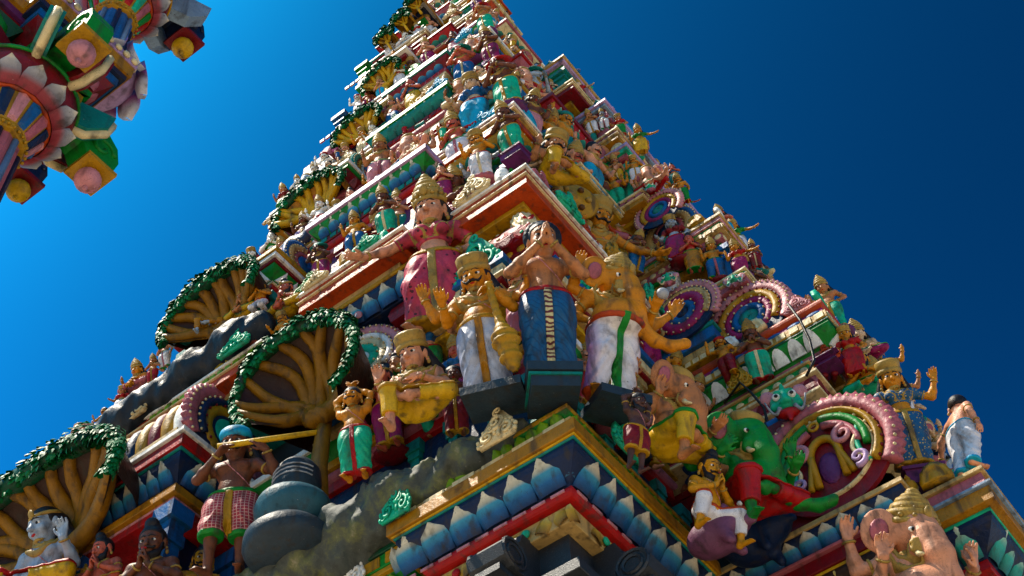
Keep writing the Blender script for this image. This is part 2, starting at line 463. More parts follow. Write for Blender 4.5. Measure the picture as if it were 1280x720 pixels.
# --- ornament meshes, local frame: x along the wall, -y outwards, z up
def petal_mesh():
    b = MB(); NX, NZ = 5, 11; rows = []
    for i in range(NZ):
        z = i / (NZ - 1)
        w = .5 * (1 - .16 * min(1, max(0, (z - .45) / .3)) - (.81 * ((z - .75) / .25) ** .72 if z > .75 else 0))
        w *= .90 + .10 * math.sin(min(z / .52, 1) * PI / 2)
        rows.append([((j / (NX - 1) * 2 - 1) * w, -.06 - .22 * (1 - (j / (NX - 1) * 2 - 1) ** 2) * (1 - .75 * z ** 3), z) for j in range(NX)])
    V = [p for r in rows for p in r]; F = []
    for i in range(NZ - 1):
        for j in range(NX - 1):
            F.append((i * NX + j, i * NX + j + 1, (i + 1) * NX + j + 1, (i + 1) * NX + j))
    n = len(V)
    for i in range(NZ):
        for j in (0, NX - 1): V.append((rows[i][j][0], .25, rows[i][j][2]))
    for i in range(NZ - 1):
        F.append((n + 2 * i, i * NX, (i + 1) * NX, n + 2 * i + 2)); F.append((i * NX + NX - 1, n + 2 * i + 1, n + 2 * i + 3, (i + 1) * NX + NX - 1))
    b.add(V, F); me = b.mesh('petal', True)
    at = me.attributes.new('foot_to_tip', 'FLOAT', 'POINT'); at.data.foreach_set('value', np.array([v[2] for v in V], np.float32)); return me
PETAL = petal_mesh()
def dent_mesh():
    b = MB(); b.box((-.36, -.5, .08), (.36, .3, .92)); return b.mesh('dentil')
DENT = dent_mesh()
def bead_mesh():
    b = MB(); b.ball((0, 0, .5), (.42, .5, .45), 8, 5); return b.mesh('bead', True)
BEAD = bead_mesh()
def scallop_mesh():
    b = MB()
    arc = [(.46 * math.cos(a), .12 + .86 * math.sin(a)) for a in [PI * k / 8 for k in range(9)]]
    b.loft([[(x, .2, z) for x, z in arc], [(x, -.3, z) for x, z in arc], [(x * .6, -.42, .12 + (z - .12) * .6) for x, z in arc]], True, True)
    return b.mesh('scallop', False)
SCALL = scallop_mesh()
def tri_mesh():
    b = MB(); b.loft([[(-.45, .2, .05), (.45, .2, .05), (0, .2, .95)], [(-.45, -.2, .05), (.45, -.2, .05), (0, -.2, .95)], [(-.2, -.4, .2), (.2, -.4, .2), (0, -.4, .6)]])
    return b.mesh('triangle')
TRI = tri_mesh()
DECO = dict(petal=PETAL, dentil=DENT, bead=BEAD, scallop=SCALL, triangle=TRI)
DNAME = dict(petal='lotus_petal', dentil='dentil', bead='bead', scallop='scallop', triangle='triangle_tooth')

def deco_run(par, kind, p0, p1, face, step, h, mat, tilt=0, indiv=False, lift=0, depth=None, inset=0, wid=1.0, out=0.0):
    """a row of ornament between two points at the foot of a band; par is the band"""
    ov = Vector((-out, 0, 0)) if abs(face - LF) < .01 else Vector((0, -out, 0))
    p0, p1 = Vector(p0) + ov, Vector(p1) + ov; L = (p1 - p0).length
    n = max(1, int(round(L / step))); s = L / n
    me = DECO[kind]; dp = depth if depth else s * .5
    rot = Matrix.Rotation(face, 4, 'Z') @ Matrix.Rotation(tilt, 4, 'X')
    if indiv:
        for k in range(n):
            c = p0.lerp(p1, (k + .5) / n)
            o = obj(DNAME[kind], me, mat, par, c + Vector((0, 0, lift)), (tilt + random.uniform(-.04, .04), random.uniform(-.03, .03), face), (s * wid * random.uniform(.95, 1.03), dp * random.uniform(.85, 1.1), h * random.uniform(.95, 1.02)))
        return
    V = np.empty(len(me.vertices) * 3); me.vertices.foreach_get('co', V); V = V.reshape(-1, 3) * np.array([s * wid, dp, h])
    R = np.array(rot.to_3x3()); V = V @ R.T
    VV = []; FF = []; F0 = [tuple(p.vertices) for p in me.polygons]
    for k in range(n):
        c = p0.lerp(p1, (k + .5 + random.uniform(-.06, .06)) / n) + Vector((0, 0, lift))
        VV.append(V * random.uniform(.92, 1.04) + np.array(c)); FF += [tuple(i + k * len(V) for i in f) for f in F0]
    m2 = mesh_np(DNAME[kind] + '_course', np.concatenate(VV), FF)
    if kind in ('petal', 'bead'): shade(m2)
    if kind == 'petal':
        z = np.empty(len(me.vertices), np.float32); me.attributes['foot_to_tip'].data.foreach_get('value', z)
        m2.attributes.new('foot_to_tip', 'FLOAT', 'POINT').data.foreach_set('value', np.tile(z, n))
    tag(obj(DNAME[kind] + '_course', m2, mat, par), kind='stuff')

BN = dict(box='fascia', tor='roll_moulding', cyma='lotus_moulding', cav='hollow_moulding')
EPS = [0]
def band(x0, y0, x1, y1, z, kind, h, o, col, o2=None, name=None, smooth=None):
    EPS[0] = (EPS[0] + 1) % 9; e = EPS[0] * .0011
    o += e; z0, z1 = z, z + h
    if o2 is not None: o2 += e
    if kind == 'box': pr = [(z0, o - .3), (z0, o - .006), (z0 + .006, o), (z1 - .006, o), (z1, o - .006), (z1, o - .3)]
    elif kind == 'tor': pr = [(z0, o - .3)] + [(z0 + h * (.5 - .5 * math.cos(a)), o - h * .5 + h * .5 * math.sin(a)) for a in [PI * k / 8 for k in range(9)]] + [(z1, o - .3)]
    elif kind == 'cyma': pr = [(z0, o - .3)] + [(z0 + h * t, o + (o2 - o) * (t * t * (3 - 2 * t)) + .10 * h * math.sin(t * PI)) for t in [k / 7 for k in range(8)]] + [(z1, o - .3)]
    else: pr = [(z0, o - .3)] + [(z0 + h * t, o + (o2 - o) * t - .25 * h * math.sin(t * PI)) for t in [k / 6 for k in range(7)]] + [(z1, o - .3)]
    b = MB(); b.loft([[(x0 - q, y0 - q, zz), (x1 + q, y0 - q, zz), (x1 + q, y1 + q, zz), (x0 - q, y1 + q, zz)] for zz, q in pr], True, True)
    # lofts run clockwise seen from above: flip so that faces look outwards
    return tpart(name or BN[kind], b, col)
def stack(x0, y0, x1, y1, z, bands, lenL=None, lenR=None, indiv=False):
    """bands: (kind, height, offset, colour[, o2][, deco tuple]); deco = (ornament, step, colour[, relief])"""
    lenL = (y1 - y0) if lenL is None else lenL; lenR = (x1 - x0) if lenR is None else lenR
    for bd in bands:
        kind, h, o, col = bd[:4]; o2 = None; dec = None
        for q in bd[4:]:
            if isinstance(q, tuple): dec = q
            else: o2 = q
        if kind == 'gap': z += h; continue
        ob = band(x0, y0, x1, y1, z, kind, h, o, col, o2)
        if dec:
            orn, step, dc = dec[:3]; oo = o if o2 is None else o; tilt = math.atan2((o2 - o), h) if o2 is not None else 0
            rel = dec[3] if len(dec) > 3 else None
            hh = h / max(math.cos(tilt), .3)
            zz = z + h * .04; 
            for face, a, b_, ln in ((LF, (x0 - oo, y0 - oo, zz), (x0 - oo, y0 - oo + lenL + oo, zz), lenL), (RF, (x0 - oo, y0 - oo, zz), (x0 - oo + lenR + oo, y0 - oo, zz), lenR)):
                if ln > .05: deco_run(ob, orn, a, b_, face, step, hh * .94, dc, tilt, indiv, depth=rel, out=(.12 * h if o2 is not None else 0))
        z += h
    return z
def core(x0, y0, x1, y1, z0, z1, col):
    b = MB(); b.box((x0, y0, z0), (x1, y1, z1)); return tpart('wall', b, col)
def pilasters(x0, y0, x1, y1, z0, z1, col, cap, step=.5, lenL=None, lenR=None, w=.1):
    lenL = (y1 - y0) if lenL is None else lenL; lenR = (x1 - x0) if lenR is None else lenR
    for face, ln in ((LF, lenL), (RF, lenR)):
        n = int(ln / step)
        for k in range(n + 1 if n else 0):
            t = .08 + k * step
            if t > ln: break
            b = MB()
            for q0, q1, ww in ((0, .10, 1.3), (.1, .78, .9), (.78, .86, 1.25), (.86, 1, 1.6)):
                hz0, hz1 = z0 + (z1 - z0) * q0, z0 + (z1 - z0) * q1
                a = w * ww / 2
                if face == LF: b.box((x0 - .05 * ww, y0 + t - a, hz0), (x0 + .05, y0 + t + a, hz1))
                else: b.box((x0 + t - a, y0 - .05 * ww, hz0), (x0 + t + a, y0 + .05, hz1))
            tpart('pilaster', b, col)

# --- scroll acroterion: a leaf-shaped plaque of spiral tubes
def spiral(c, r, turns, a0, sgn=1, n=22, drop=.9):
    return [(c[0] + r * (1 - drop * t) * math.cos(a0 + sgn * turns * 2 * PI * t), c[1] - .03 * t, c[2] + r * (1 - drop * t) * math.sin(a0 + sgn * turns * 2 * PI * t)) for t in [k / n for k in range(n + 1)]]
def scroll_mesh(seed):
    rnd = random.Random(seed); b = MB()
    for c, r, a, sg in (((-.24, -.06, .20), .20, -.3, 1), ((.24, -.06, .20), .20, PI + .3, -1), ((0, -.10, .48), .20, -PI / 2, 1), ((-.36, -.04, .10), .11, 0, 1), ((.36, -.04, .10), .11, PI, -1), ((.05, -.12, .76), .12, -PI / 2, -1), ((-.14, -.1, .36), .10, 0, -1), ((.15, -.1, .36), .10, PI, 1)):
        p = spiral(c, r, 1.5, a + rnd.uniform(-.3, .3), sg)
        b.tube(p, [r * .26 * (1 - .55 * k / len(p)) for k in range(len(p))], 6)
    for k in range(13):
        a = PI * k / 12; rr = .47 + .03 * (k % 2)
        b.ball((rr * math.cos(a), -.05, .07 + rr * 1.7 * math.sin(a) * (.55 + .02 * (k % 2))), .055, 6, 4)
    arc = [(-.45, 0), (.45, 0), (.47, .2), (.34, .5), (.16, .78), (0, .92), (-.16, .78), (-.34, .5), (-.47, .2)]
    b.loft([[(x, .04, z) for x, z in arc], [(x, -.05, z) for x, z in arc]])
    return b.mesh('scroll', True)
SCROLLS = [scroll_mesh(k) for k in range(3)]
NSCR = [0]
def scroll(p, face, s, col, sz=None, lean=0):
    NSCR[0] += 1
    return obj('scroll_ornament', SCROLLS[NSCR[0] % 3], col, TOWER, Vector(p) + Vector(OFF), (lean, 0, face), (s, s, sz or s))

# --- horseshoe gables: concentric painted rings round a boss
def ring_mesh(r0, r1, d0, d1, a0, a1, scal=0, ns=0, seg=40):
    b = MB(); rings = []
    for k in range(seg + 1):
        a = a0 + (a1 - a0) * k / seg
        q = 1 + (scal * abs(math.sin(ns * (a - a0))) if scal else 0)
        ca, sa = math.cos(a), math.sin(a); R1 = r1 * q; R0 = r0
        pts = [(R0, .02), (R0, -d0 * .6), (R0 + (R1 - R0) * .25, -d0), (R0 + (R1 - R0) * .6, -(d0 + d1) / 2 - .006), (R1 * .985, -d1 * .8), (R1, .02)]
        rings.append([(r * ca, y, r * sa) for r, y in pts])
    b.loft(rings, True, True); return b.mesh('ring', True)
RINGC = {}
def gable(p, face, R, rings, boss='navy', lean=0, feet=True, parent=TOWER):
    """rings from the outside in: (r0, r1, d, colour, scallop count); radii as shares of R; p is the centre"""
    key = ('disc',)
    if key not in RINGC:
        b = MB(); b.lathe([(0.001, 0), (.98, 0), (.98, .08), (.001, .08)], 28); me = b.mesh('disc')
        me.transform(Matrix.Rotation(PI / 2, 4, 'X')); RINGC[key] = me
    base = obj('horseshoe_gable', RINGC[key], boss, parent, Vector(p) + Vector(OFF), (lean, 0, face), R)
    for r0, r1, d, col, ns in rings:
        k = (r0, r1, d, ns)
        if k not in RINGC:
            lo, hi = (-.62, PI + .62) if r1 > .8 else (0, 2 * PI)
            RINGC[k] = ring_mesh(r0, r1, d, d * .85, lo, hi, .09 if ns else 0, ns, 40 if not ns else 96)
        ro = obj('arch_ring', RINGC[k], col, base)
        if r1 > .8 or (r0 > .1 and R > .3):
            bk = ('beads', r1)
            if bk not in RINGC:
                b = MB(); nb_ = int(26 * r1)
                for q in range(nb_ + 1):
                    an = (-.55 + (PI + 1.1) * q / nb_) if r1 > .8 else 2 * PI * q / nb_
                    b.ball((r1 * .985 * math.cos(an), -.13, r1 * .985 * math.sin(an)), .030, 6, 4)
                RINGC[bk] = b.mesh('bead_row', True)
            tag(obj('bead_row', RINGC[bk], 'cream' if col != 'gold' else 'maroon', base, scl=(R, R * .9, R) if False else None), kind='stuff')
    return base
# --- monster face that crowns a gable
def face_meshes():
    f = Field((-.5, -.5, -.55), (.5, .35, .6), .028)
    f.ell((0, 0, .08), (.34, .22, .26), .05); f.ell((0, -.16, -.08), (.24, .16, .14), .08)
    f.cone((-.16, -.2, .24), (.16, -.2, .24), .06, .06, .05); f.cone((0, -.22, .2), (0, -.33, -.02), .06, .09, .04)
    f.cone((0, 0, .3), (0, -.05, .5), .10, .04, .05)
    for s in (-1, 1): f.ell((s * .08, -.32, -.06), (.06, .06, .05), .03); f.ell((s * .26, -.12, -.06), (.10, .1, .1), .06)
    A = field_mesh('monster_head', f)
    j = Field((-.45, -.6, -.65), (.45, .3, .1), .028)
    j.cone((-.2, -.1, -.22), (.2, -.1, -.22), .10, .10, .05); j.ell((0, -.2, -.3), (.24, .16, .12), .05); j.cone((0, -.25, -.34), (0, -.34, -.52), .10, .05, .05)
    B = field_mesh('jaw', j)
    E, Q, T, EA = [], [], [], []
    for s in (-1, 1): E.append(MB().ball((s * .17, -.20, .15), (.095, .07, .095), 10, 6).mesh('eye', True))
    for s in (-1, 1): Q.append(MB().ball((s * .17, -.262, .15), (.045, .02, .045), 8, 5).mesh('pupil', True))
    for s in (-1, 1):
        tk = MB(); tk.tube([(s * (.16 + .28 * t), -.26 - .05 * t, -.16 - .22 * math.sin(t * 2.6) + .30 * t * t) for t in [k / 8 for k in range(9)]], [.055 * (1 - .7 * k / 8) for k in range(9)], 6); T.append(tk.mesh('tusk', True))
    for s in (-1, 1):
        ea = MB(); ea.ball((s * .36, .02, .30), (.16, .05, .17), 10, 5, Matrix.Rotation(s * -.5, 3, 'Y')); EA.append(ea.mesh('ear', True))
    return A, B, E, Q, T, EA
FACE = face_meshes()
def monster(p, face, s, cols=('jade', 'rose', 'white', 'black', 'grey', 'pink'), lean=.15):
    h = obj('monster_face', FACE[0], cols[0], TOWER, Vector(p) + Vector(OFF), (lean, 0, face), s)
    for nme, me, c in zip(('jaw', 'eye', 'pupil', 'tusk', 'ear'), FACE[1:], cols[1:]):
        for m_ in (me if isinstance(me, list) else [me]): obj(nme, m_, c, h)
    return h
def vault(x0, x1, y0, y1, z, R, axis, cols, w=.17):
    """barrel roof of painted hoops behind a gable; axis 'Y' runs along the left face"""
    n = max(1, int(((y1 - y0) if axis == 'Y' else (x1 - x0)) / w))
    b = MB(); arc = [(-.08 + math.cos(a) * .94, math.sin(a) * .94) for a in [PI * k / 14 - .3 + .6 * k / 14 * 0 for k in range(15)]]
    cx = (x0 + x1) / 2 if axis == 'Y' else (y0 + y1) / 2
    L0, L1 = (y0, y1) if axis == 'Y' else (x0, x1)
    A = [PI * (-.16 + 1.32 * k / 18) for k in range(19)]
    def pt(a, r, t): return (cx + r * math.cos(a), t, z + r * math.sin(a)) if axis == 'Y' else (t, cx + r * math.cos(a), z + r * math.sin(a))
    for k in range(n):
        b = MB(); t0 = L0 + (L1 - L0) * k / n; t1 = L0 + (L1 - L0) * (k + 1) / n; d = t1 - t0
        b.loft([[pt(a, R * .9, t0 + d * .02) for a in A], [pt(a, R * .97, t0 + d * .1) for a in A], [pt(a, R * 1.02, t0 + d * .5) for a in A], [pt(a, R * .97, t0 + d * .9) for a in A], [pt(a, R * .9, t0 + d * .98) for a in A]], False, False)
        o = tpart('roof_hoop', b, cols[k % len(cols)], True)
G_BLUE = [(.80, 1.06, .13, 'rose', 20), (.62, .82, .16, 'navy', 0), (.42, .64, .13, 'gold', 14), (.0001, .42, .10, 'jade', 0)]
G_PINK = [(.84, 1.06, .12, 'pink', 22), (.62, .84, .15, 'gold', 0), (.44, .62, .12, 'magenta', 16), (.26, .44, .15, 'blue', 0), (.0001, .26, .12, 'teal', 0)]
G_WHITE = [(.84, 1.06, .12, 'pink', 22), (.66, .84, .15, 'white', 0), (.46, .66, .13, 'cream', 16), (.24, .46, .15, 'jade', 12), (.0001, .24, .12, 'white', 0)]
G_GREEN = [(.84, 1.06, .12, 'rose', 22), (.62, .84, .15, 'green', 26), (.42, .62, .12, 'gold', 0), (.22, .42, .14, 'magenta', 0), (.0001, .22, .12, 'jade', 0)]
G_GOLD = [(.84, 1.08, .12, 'teal', 22), (.62, .84, .15, 'gold', 0), (.44, .62, .12, 'white', 16), (.24, .44, .14, 'rose', 0), (.0001, .24, .12, 'magenta', 0)]
G_SKY = [(.84, 1.06, .12, 'blue', 0), (.60, .84, .15, 'tan', 18), (.40, .60, .12, 'rose', 0), (.0001, .40, .14, 'blue', 0)]

# --- storeys: (corner x, corner y, ledge z, left length of the corner bay, right length)
T = [(5.71, 3.30, 7.11, 1.74, 2.0), (5.82, 3.54, 11.05, 1.36, 2.45), (6.21, 3.84, 13.2, 1.1, 2.0), (6.60, 4.28, 15.4, .95, 1.5), (6.93, 4.55, 17.2, .85, 1.15), (7.20, 4.87, 18.8, .75, .95), (7.5, 5.12, 20.25, .7, .8), (7.8, 5.4, 21.6, .6, .7)]
FAR_X, FAR_Y = 15.0, 13.0
SIL_V = [-200, 10, 60, 95, 130, 165, 205, 255, 290, 368, 395, 470, 545, 640, 900]; SIL_U = [560, 500, 470, 455, 440, 415, 375, 345, 315, 262, 228, 170, 100, 0, -260]
def y_end(x, z):
    """where the left bays turn their far corner"""
    lo, hi = 3.0, 16.0
    for _ in range(40):
        m = (lo + hi) / 2; u, v = proj((x, m, z))
        if u > np.interp(v, SIL_V, SIL_U) + 8: lo = m
        else: hi = m
    return lo
# solid heart of the tower, one block to a storey
for i, (cx, cy, z, wl, wr) in enumerate(T):
    z1 = T[i + 1][2] if i + 1 < len(T) else z + 1.4
    zb = GROUND + .3 if i == 0 else z - .25
    core(cx + .72, cy + .72, FAR_X - i * .4, min(FAR_Y, y_end(cx + .72, z1)), zb, z1 - .02, 'granite' if i == 0 else ['navy', 'maroon', 'darkgreen', 'navy', 'maroon'][i % 5])
# ---- first storey, corner bay: the black stone pier, the lotus cornice
x0, y0, z0 = 5.71, 3.30, 7.11
x1, y1 = x0 + 2.0, y0 + 1.74
stack(x0, y0, x1, y1, 6.60, [('box', .16, -.27, 'tan'), ('tor', .10, -.19, 'red')], indiv=False)
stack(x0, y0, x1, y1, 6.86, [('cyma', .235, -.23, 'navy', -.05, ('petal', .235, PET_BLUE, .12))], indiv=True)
# small second row of petals between the large ones
for face, a, b_ in ((LF, (x0 + .205, y0 + .10, 6.93), (x0 + .205, y0 + 1.87, 6.93)), (RF, (x0 + .1, y0 + .205, 6.93), (x0 + 2.12, y0 + .205, 6.93))):
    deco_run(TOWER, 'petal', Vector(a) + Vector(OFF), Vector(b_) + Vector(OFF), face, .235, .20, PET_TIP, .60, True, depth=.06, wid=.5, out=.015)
stack(x0, y0, x1, y1, 7.095, [('box', .02, -.035, 'teal'), ('box', .012, -.022, 'yellow')])
stack(x0, y0, x1, y1, 7.127, [('box', .125, 0, 'ochre')])
stack(x0, y0, x1, y1, 7.252, [('box', .10, -.06, 'tan', ('dentil', .26, 'cream', .04))], indiv=True)
stack(x0, y0, x1, y1, 7.352, [('box', .03, -.11, 'yellow'), ('cav', .13, -.16, 'green', -.10, ('petal', .11, 'lime', .05)), ('box', .04, -.09, 'gold'), ('box', .05, -.12, 'darkgreen')])
for k in range(9):                                # the pink roll is brushed with a line of white dashes
    b = MB(); b.box((x0 + .178, y0 + .25 + k * .17, 6.80), (x0 + .19, y0 + .37 + k * .17, 6.822)); tpart('dash', b, 'pink')
    b = MB(); b.box((x0 + .25 + k * .19, y0 + .178, 6.80), (x0 + .37 + k * .19, y0 + .19, 6.822)); tpart('dash', b, 'pink')
# carved leaf scrolls on the frieze
fr = []
for k in range(8):
    for face, c in ((LF, (x0 + .265, y0 + .32 + k * .21, 6.615)), (RF, (x0 + .32 + k * .24, y0 + .265, 6.615))):
        o = obj('frieze_leaf', PETAL, PET_GOLD, TOWER, Vector(c) + Vector(OFF), (0, .5 if k % 2 else -.5, face), (.13, .08, .14))
        if k % 3 == 1:
            m = MB(); m.ball((0, 0, 0), (.04, .02, .04), 8, 5)
            obj('frieze_boss', m, 'jade' if k % 2 else 'red', TOWER, Vector(c) + Vector(OFF) + Vector((-.02 if face == LF else .12, .12 if face == LF else -.02, .06)), (0, 0, face), smooth=True)
# black granite pier with its corbel brackets
b = MB()
px, py = x0 + .42, y0 + .42
b.box((px, py, GROUND + .3), (px + 1.4, py + 1.2, 6.05)); tpart('pier', b, 'granite')
stack(px, py, px + 1.5, py + 1.3, 5.72, [('box', .12, .02, 'granite'), ('box', .10, .07, 'granite'), ('box', .16, .14, 'granite'), ('box', .10, .20, 'granite')])
b = MB(); b.box((px - .05, py - .05, 6.2), (px + 1.5, py + 1.3, 6.62)); tpart('pier_block', b, 'granite')
def corbel(p, face):
    b = MB(); W = .15
    prof = [(.10, 0), (-.42, 0), (-.50, .05), (-.53, .14), (-.47, .22), (-.36, .25), (-.30, .30), (-.26, .40), (.10, .40)]
    b.loft([[(-W, y, z) for y, z in prof], [(W, y, z) for y, z in prof]])
    for s in (-1, 1):
        for r in (.13, .08): b.tube([(s * W * 1.01, -.38 + r * math.cos(a), .13 + r * math.sin(a) * .9) for a in [2 * PI * k / 14 for k in range(15)]], .016, 5)
    b.box((-W * .7, -.50, -.05), (W * .7, -.28, 0.003)); b.ball((0, -.39, -.06), .05, 8, 5)
    obj('corbel_bracket', b, 'granite', TOWER, Vector(p) + Vector(OFF), (0, 0, face))
corbel((px + .02, py + .36, 6.22), LF); corbel((px + .40, py + .02, 6.22), RF)
# lower wall returns beside the pier: recessed ledges left and right of the corner bay
RB = [('box', .10, -.05, 'ochre'), ('cav', .17, -.12, 'green', -.02, ('petal', .12, 'lime', .05)), ('box', .05, .02, 'gold'), ('box', .13, .03, 'green', ('dentil', .24, 'gold', .03)), ('box', .05, .05, 'darkgreen')]
stack(x0 + .22, y0 + 1.72, x0 + 2, 7.5, 6.62, [('box', .14, -.1, 'tan', ('dentil', .25, 'white', .05)), *RB], lenR=0)
stack(x0 + 1.98, y0 + .22, 8.4, y0 + 1.6, 6.55, [('box', .14, -.1, 'tan'), *RB], lenL=.3)

# ---- first storey: walls behind the statues, upper ledge with the tiled corner roof
stack(x0 + .62, y0 + .62, x1 + .6, 7.4, 7.44, [('box', .16, .06, 'maroon'), ('tor', .14, .07, 'green'), ('box', .10, .03, 'red'), ('box', .95, 0, 'navy'), ('box', .12, .05, 'red'), ('tor', .14, .09, 'rose', ), ('box', .10, .10, 'gold'), ('cyma', .16, .08, 'green', .18, ('petal', .15, PET_TEAL, .06)), ('box', .08, .22, 'white')], lenL=1.6, lenR=2.2)
pilasters(x0 + .62, y0 + .62, x1 + .6, 7.4, 7.84, 8.79, 'teal', 'gold', .42, 1.6, 2.2)
# blue and tan ledge under the roof, broken at the corner where the praying figure stands
zr = 10.0
for (a0, b0, a1, b1) in ((5.95, 3.98, 7.2, 5.0), (6.28, 3.62, 7.9, 4.9)):
    stack(a0, b0, a1, b1, zr - .32, [('box', .06, -.12, 'yellow'), ('box', .10, -.06, 'tan'), ('box', .04, -.02, 'maroon'), ('box', .12, .02, 'cream'), ('box', .10, .06, 'blue')])
stack(6.03, 3.73, 8.2, 5.2, zr + .04, [('box', .10, -.02, 'gold'), ('box', .12, 0, 'maroon', ('bead', .14, 'gold', .05))])
# curved roof with overlapping painted tiles
zb = zr + .22; 
b = MB(); prof = [(0, .10), (.09, .12), (.20, .10), (.32, .05), (.44, -.02), (.56, -.10), (.68, -.20)]
b.loft([[(6.05 - o, 3.75 - o, zb + z), (8.2 + o, 3.75 - o, zb + z), (8.2 + o, 5.2 + o, zb + z), (6.05 - o, 5.2 + o, zb + z)] for z, o in prof]); roof = tpart('corner_roof', b, 'maroon')
def tile_m():
    b = MB(); pts = [(-.5, 1), (.5, 1), (.5, .45), (.28, .12), (0, 0), (-.28, .12), (-.5, .45)]
    b.loft([[(x * .94, .1, z) for x, z in pts], [(x * .94, -.12, z) for x, z in pts], [(x * .6, -.22, .12 + z * .72) for x, z in pts]])
    return b.mesh('tile')
TILE = tile_m()
for r in range(len(prof) - 1):
    (za, oa), (zc, oc) = prof[r], prof[r + 1]; tilt = math.atan2(oc - oa, zc - za); sp = .19
    for face, L in ((LF, 1.3 + oa), (RF, 1.9 + oa)):
        n = int(L / sp)
        for k in range(n):
            t = (k + (.5 if r % 2 else 0)) * sp + .06
            p = (6.05 - oa, 3.75 - oa + t, zb + za - .01) if face == LF else (6.05 - oa + t, 3.75 - oa, zb + za - .01)
            o = obj('tile', TILE, ['red', 'rose', 'red', 'maroon'][(k * 3 + r) % 4], roof, p, (tilt, 0, face), (sp * 1.04, .10, math.hypot(zc - za, oc - oa) * 1.25))
            if (k + r) % 2 == 0:
                m = bpy.data.meshes.get('tile_stud') or MB().ball((0, -.27, .42), (.13, .1, .13), 6, 4).mesh('tile_stud', True)
                obj('tile_stud', m, 'jade' if (k % 4 == 0) else 'cream', o)
# striped bud riding the ridge
b = MB(); f = Field((-.2, -.25, -.05), (.2, .2, .7), .02); f.ell((0, 0, .32), (.13, .12, .30), .02)
bx, by, bz = np.meshgrid(*f.ax, indexing='ij'); f.F = f.F + .012 * np.sin(14 * np.arctan2(bx, -by))
obj('ridge_bud', field_mesh('ridge_bud', f), 'cream', TOWER, Vector((5.97, 3.67, zb + .08)) + Vector(OFF), (-.45, 0, -PI / 4))
scroll((5.93, 4.22, zr + .02), LF, .52, 'jade', .62, .05); scroll((6.72, 3.61, zr + .02), RF, .52, 'jade', .62, .05)
scroll((5.93, 4.75, zr + .02), LF, .40, 'cream', .45, .05); scroll((7.4, 3.61, zr + .02), RF, .45, 'teal', .5, .05)

# ---- ledges of the upper storeys and the walls between them
WALLC = ['navy', 'maroon', 'darkgreen', 'blue', 'purple', 'teal']
BC = ['red', 'green', 'gold', 'rose', 'teal', 'blue', 'cream', 'maroon', 'lilac', 'orange']
def ledge(x0, y0, x1, y1, z, col='orange', trim='white', und='gold', deco=None, lenL=None, lenR=None, hh=.20, low=None):
    b = [('box', .07, -.16, und), ('box', hh * .62, -.012, col), ('box', .018, .012, 'cream'), ('box', hh * .38, -.004, {'orange': 'orange', 'ochre': 'maroon', 'gold': 'blue', 'maroon': 'gold', 'rose': 'teal'}.get(col, 'green'), None if lenL is None or hh > .21 else ('dentil', .11, {'ochre': 'rose', 'gold': 'sky', 'maroon': 'ochre'}.get(col, 'lime'), .03)), ('box', .034, .025, trim)]
    if low: b = [('cyma', .17, -.36, low[0], -.18, ('petal', low[2], low[1], .08))] + b
    b = [tuple(q for q in bb if q is not None) for bb in b]
    h = sum(q[1] for q in b)
    stack(x0, y0, x1, y1, z + .055 - h, b, lenL, lenR)
def storey_wall(x0, y0, x1, y1, z0, z1, seed, lenL=1.0, lenR=1.0):
    r = random.Random(seed); H = z1 - z0; c = [BC[(seed * 3 + k * 7) % 10] for k in range(10)]
    bands = [('box', .07 * H, .10, c[0]), ('tor', .06 * H, .12, c[1]), ('box', .05 * H, .07, c[2], ('bead', .10, 'cream', .03)), ('box', .40 * H, 0, WALLC[seed % 6]), ('box', .05 * H, .05, c[3]),
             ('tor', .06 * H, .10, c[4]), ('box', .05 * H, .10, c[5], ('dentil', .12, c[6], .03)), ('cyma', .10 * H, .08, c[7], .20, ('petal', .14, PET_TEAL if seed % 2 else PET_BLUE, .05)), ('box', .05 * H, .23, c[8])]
    stack(x0, y0, x1, y1, z0, bands, lenL, lenR)
    pilasters(x0, y0, x1, y1, z0 + .18 * H, z0 + .58 * H, c[5], c[6], .34, lenL, lenR, .08)
LC = ['', 'orange', 'ochre', 'ochre', 'gold', 'maroon', 'ochre', 'rose']
for i in range(1, 8):
    cx, cy, z, wl, wr = T[i]
    zt = T[i + 1][2] if i < 7 else z + 1.2
    ledge(cx, cy, cx + wr + 1.5, cy + wl + .3, z, LC[i], 'white' if i != 3 else 'cream', 'gold', lenL=wl + .2, lenR=wr, hh=.22 if i == 1 else .15)
    if i > 1:    # a second, thinner step under each ledge
        stack(cx + .14, cy + .14, cx + wr + 1.5, cy + wl + .3, z - .46, [('box', .06, -.03, BC[i]), ('cyma', .13, -.03, 'navy', .06, ('petal', .13, [PET_BLUE, PET_TEAL][i % 2], .06)), ('box', .045, .08, 'white')], wl, wr)
    storey_wall(cx + .42, cy + .42, cx + wr + 1.5, cy + wl + 1.5, z + .06, zt - .42, i, wl, wr + .3)
    # middle step of the left face, a little proud of the corner bay
    ym = cy + wl; xm = cx - .20 if i == 1 else cx - .13
    wm = (1.36, .95, .8, .65, .55, .45, .4)[i - 1]
    ledge(xm, ym, cx + 1.2, ym + wm, z - .012, LC[i], 'white', 'tan', lenL=wm, lenR=.2, hh=.22 if i == 1 else .15, low=(('navy', PET_BLUE, .2) if i == 1 else None))
    storey_wall(xm + .36, ym + .05, cx + 1.2, ym + wm - .05, z + .045, zt - .30, i + 3, wm, .3)
    # and of the right face
    if i >= 2:
        xr = cx + wr * .55; wq = wr * .42
        ledge(xr, cy - .13, xr + wq, cy + 1, z - .018, LC[(i + 1) % 7 + 1], 'cream', 'gold', lenL=.2, lenR=wq, hh=.14)
        storey_wall(xr + .05, cy + .22, xr + wq, cy + 1, z + .04, zt - .34, i + 5, .3, wq)
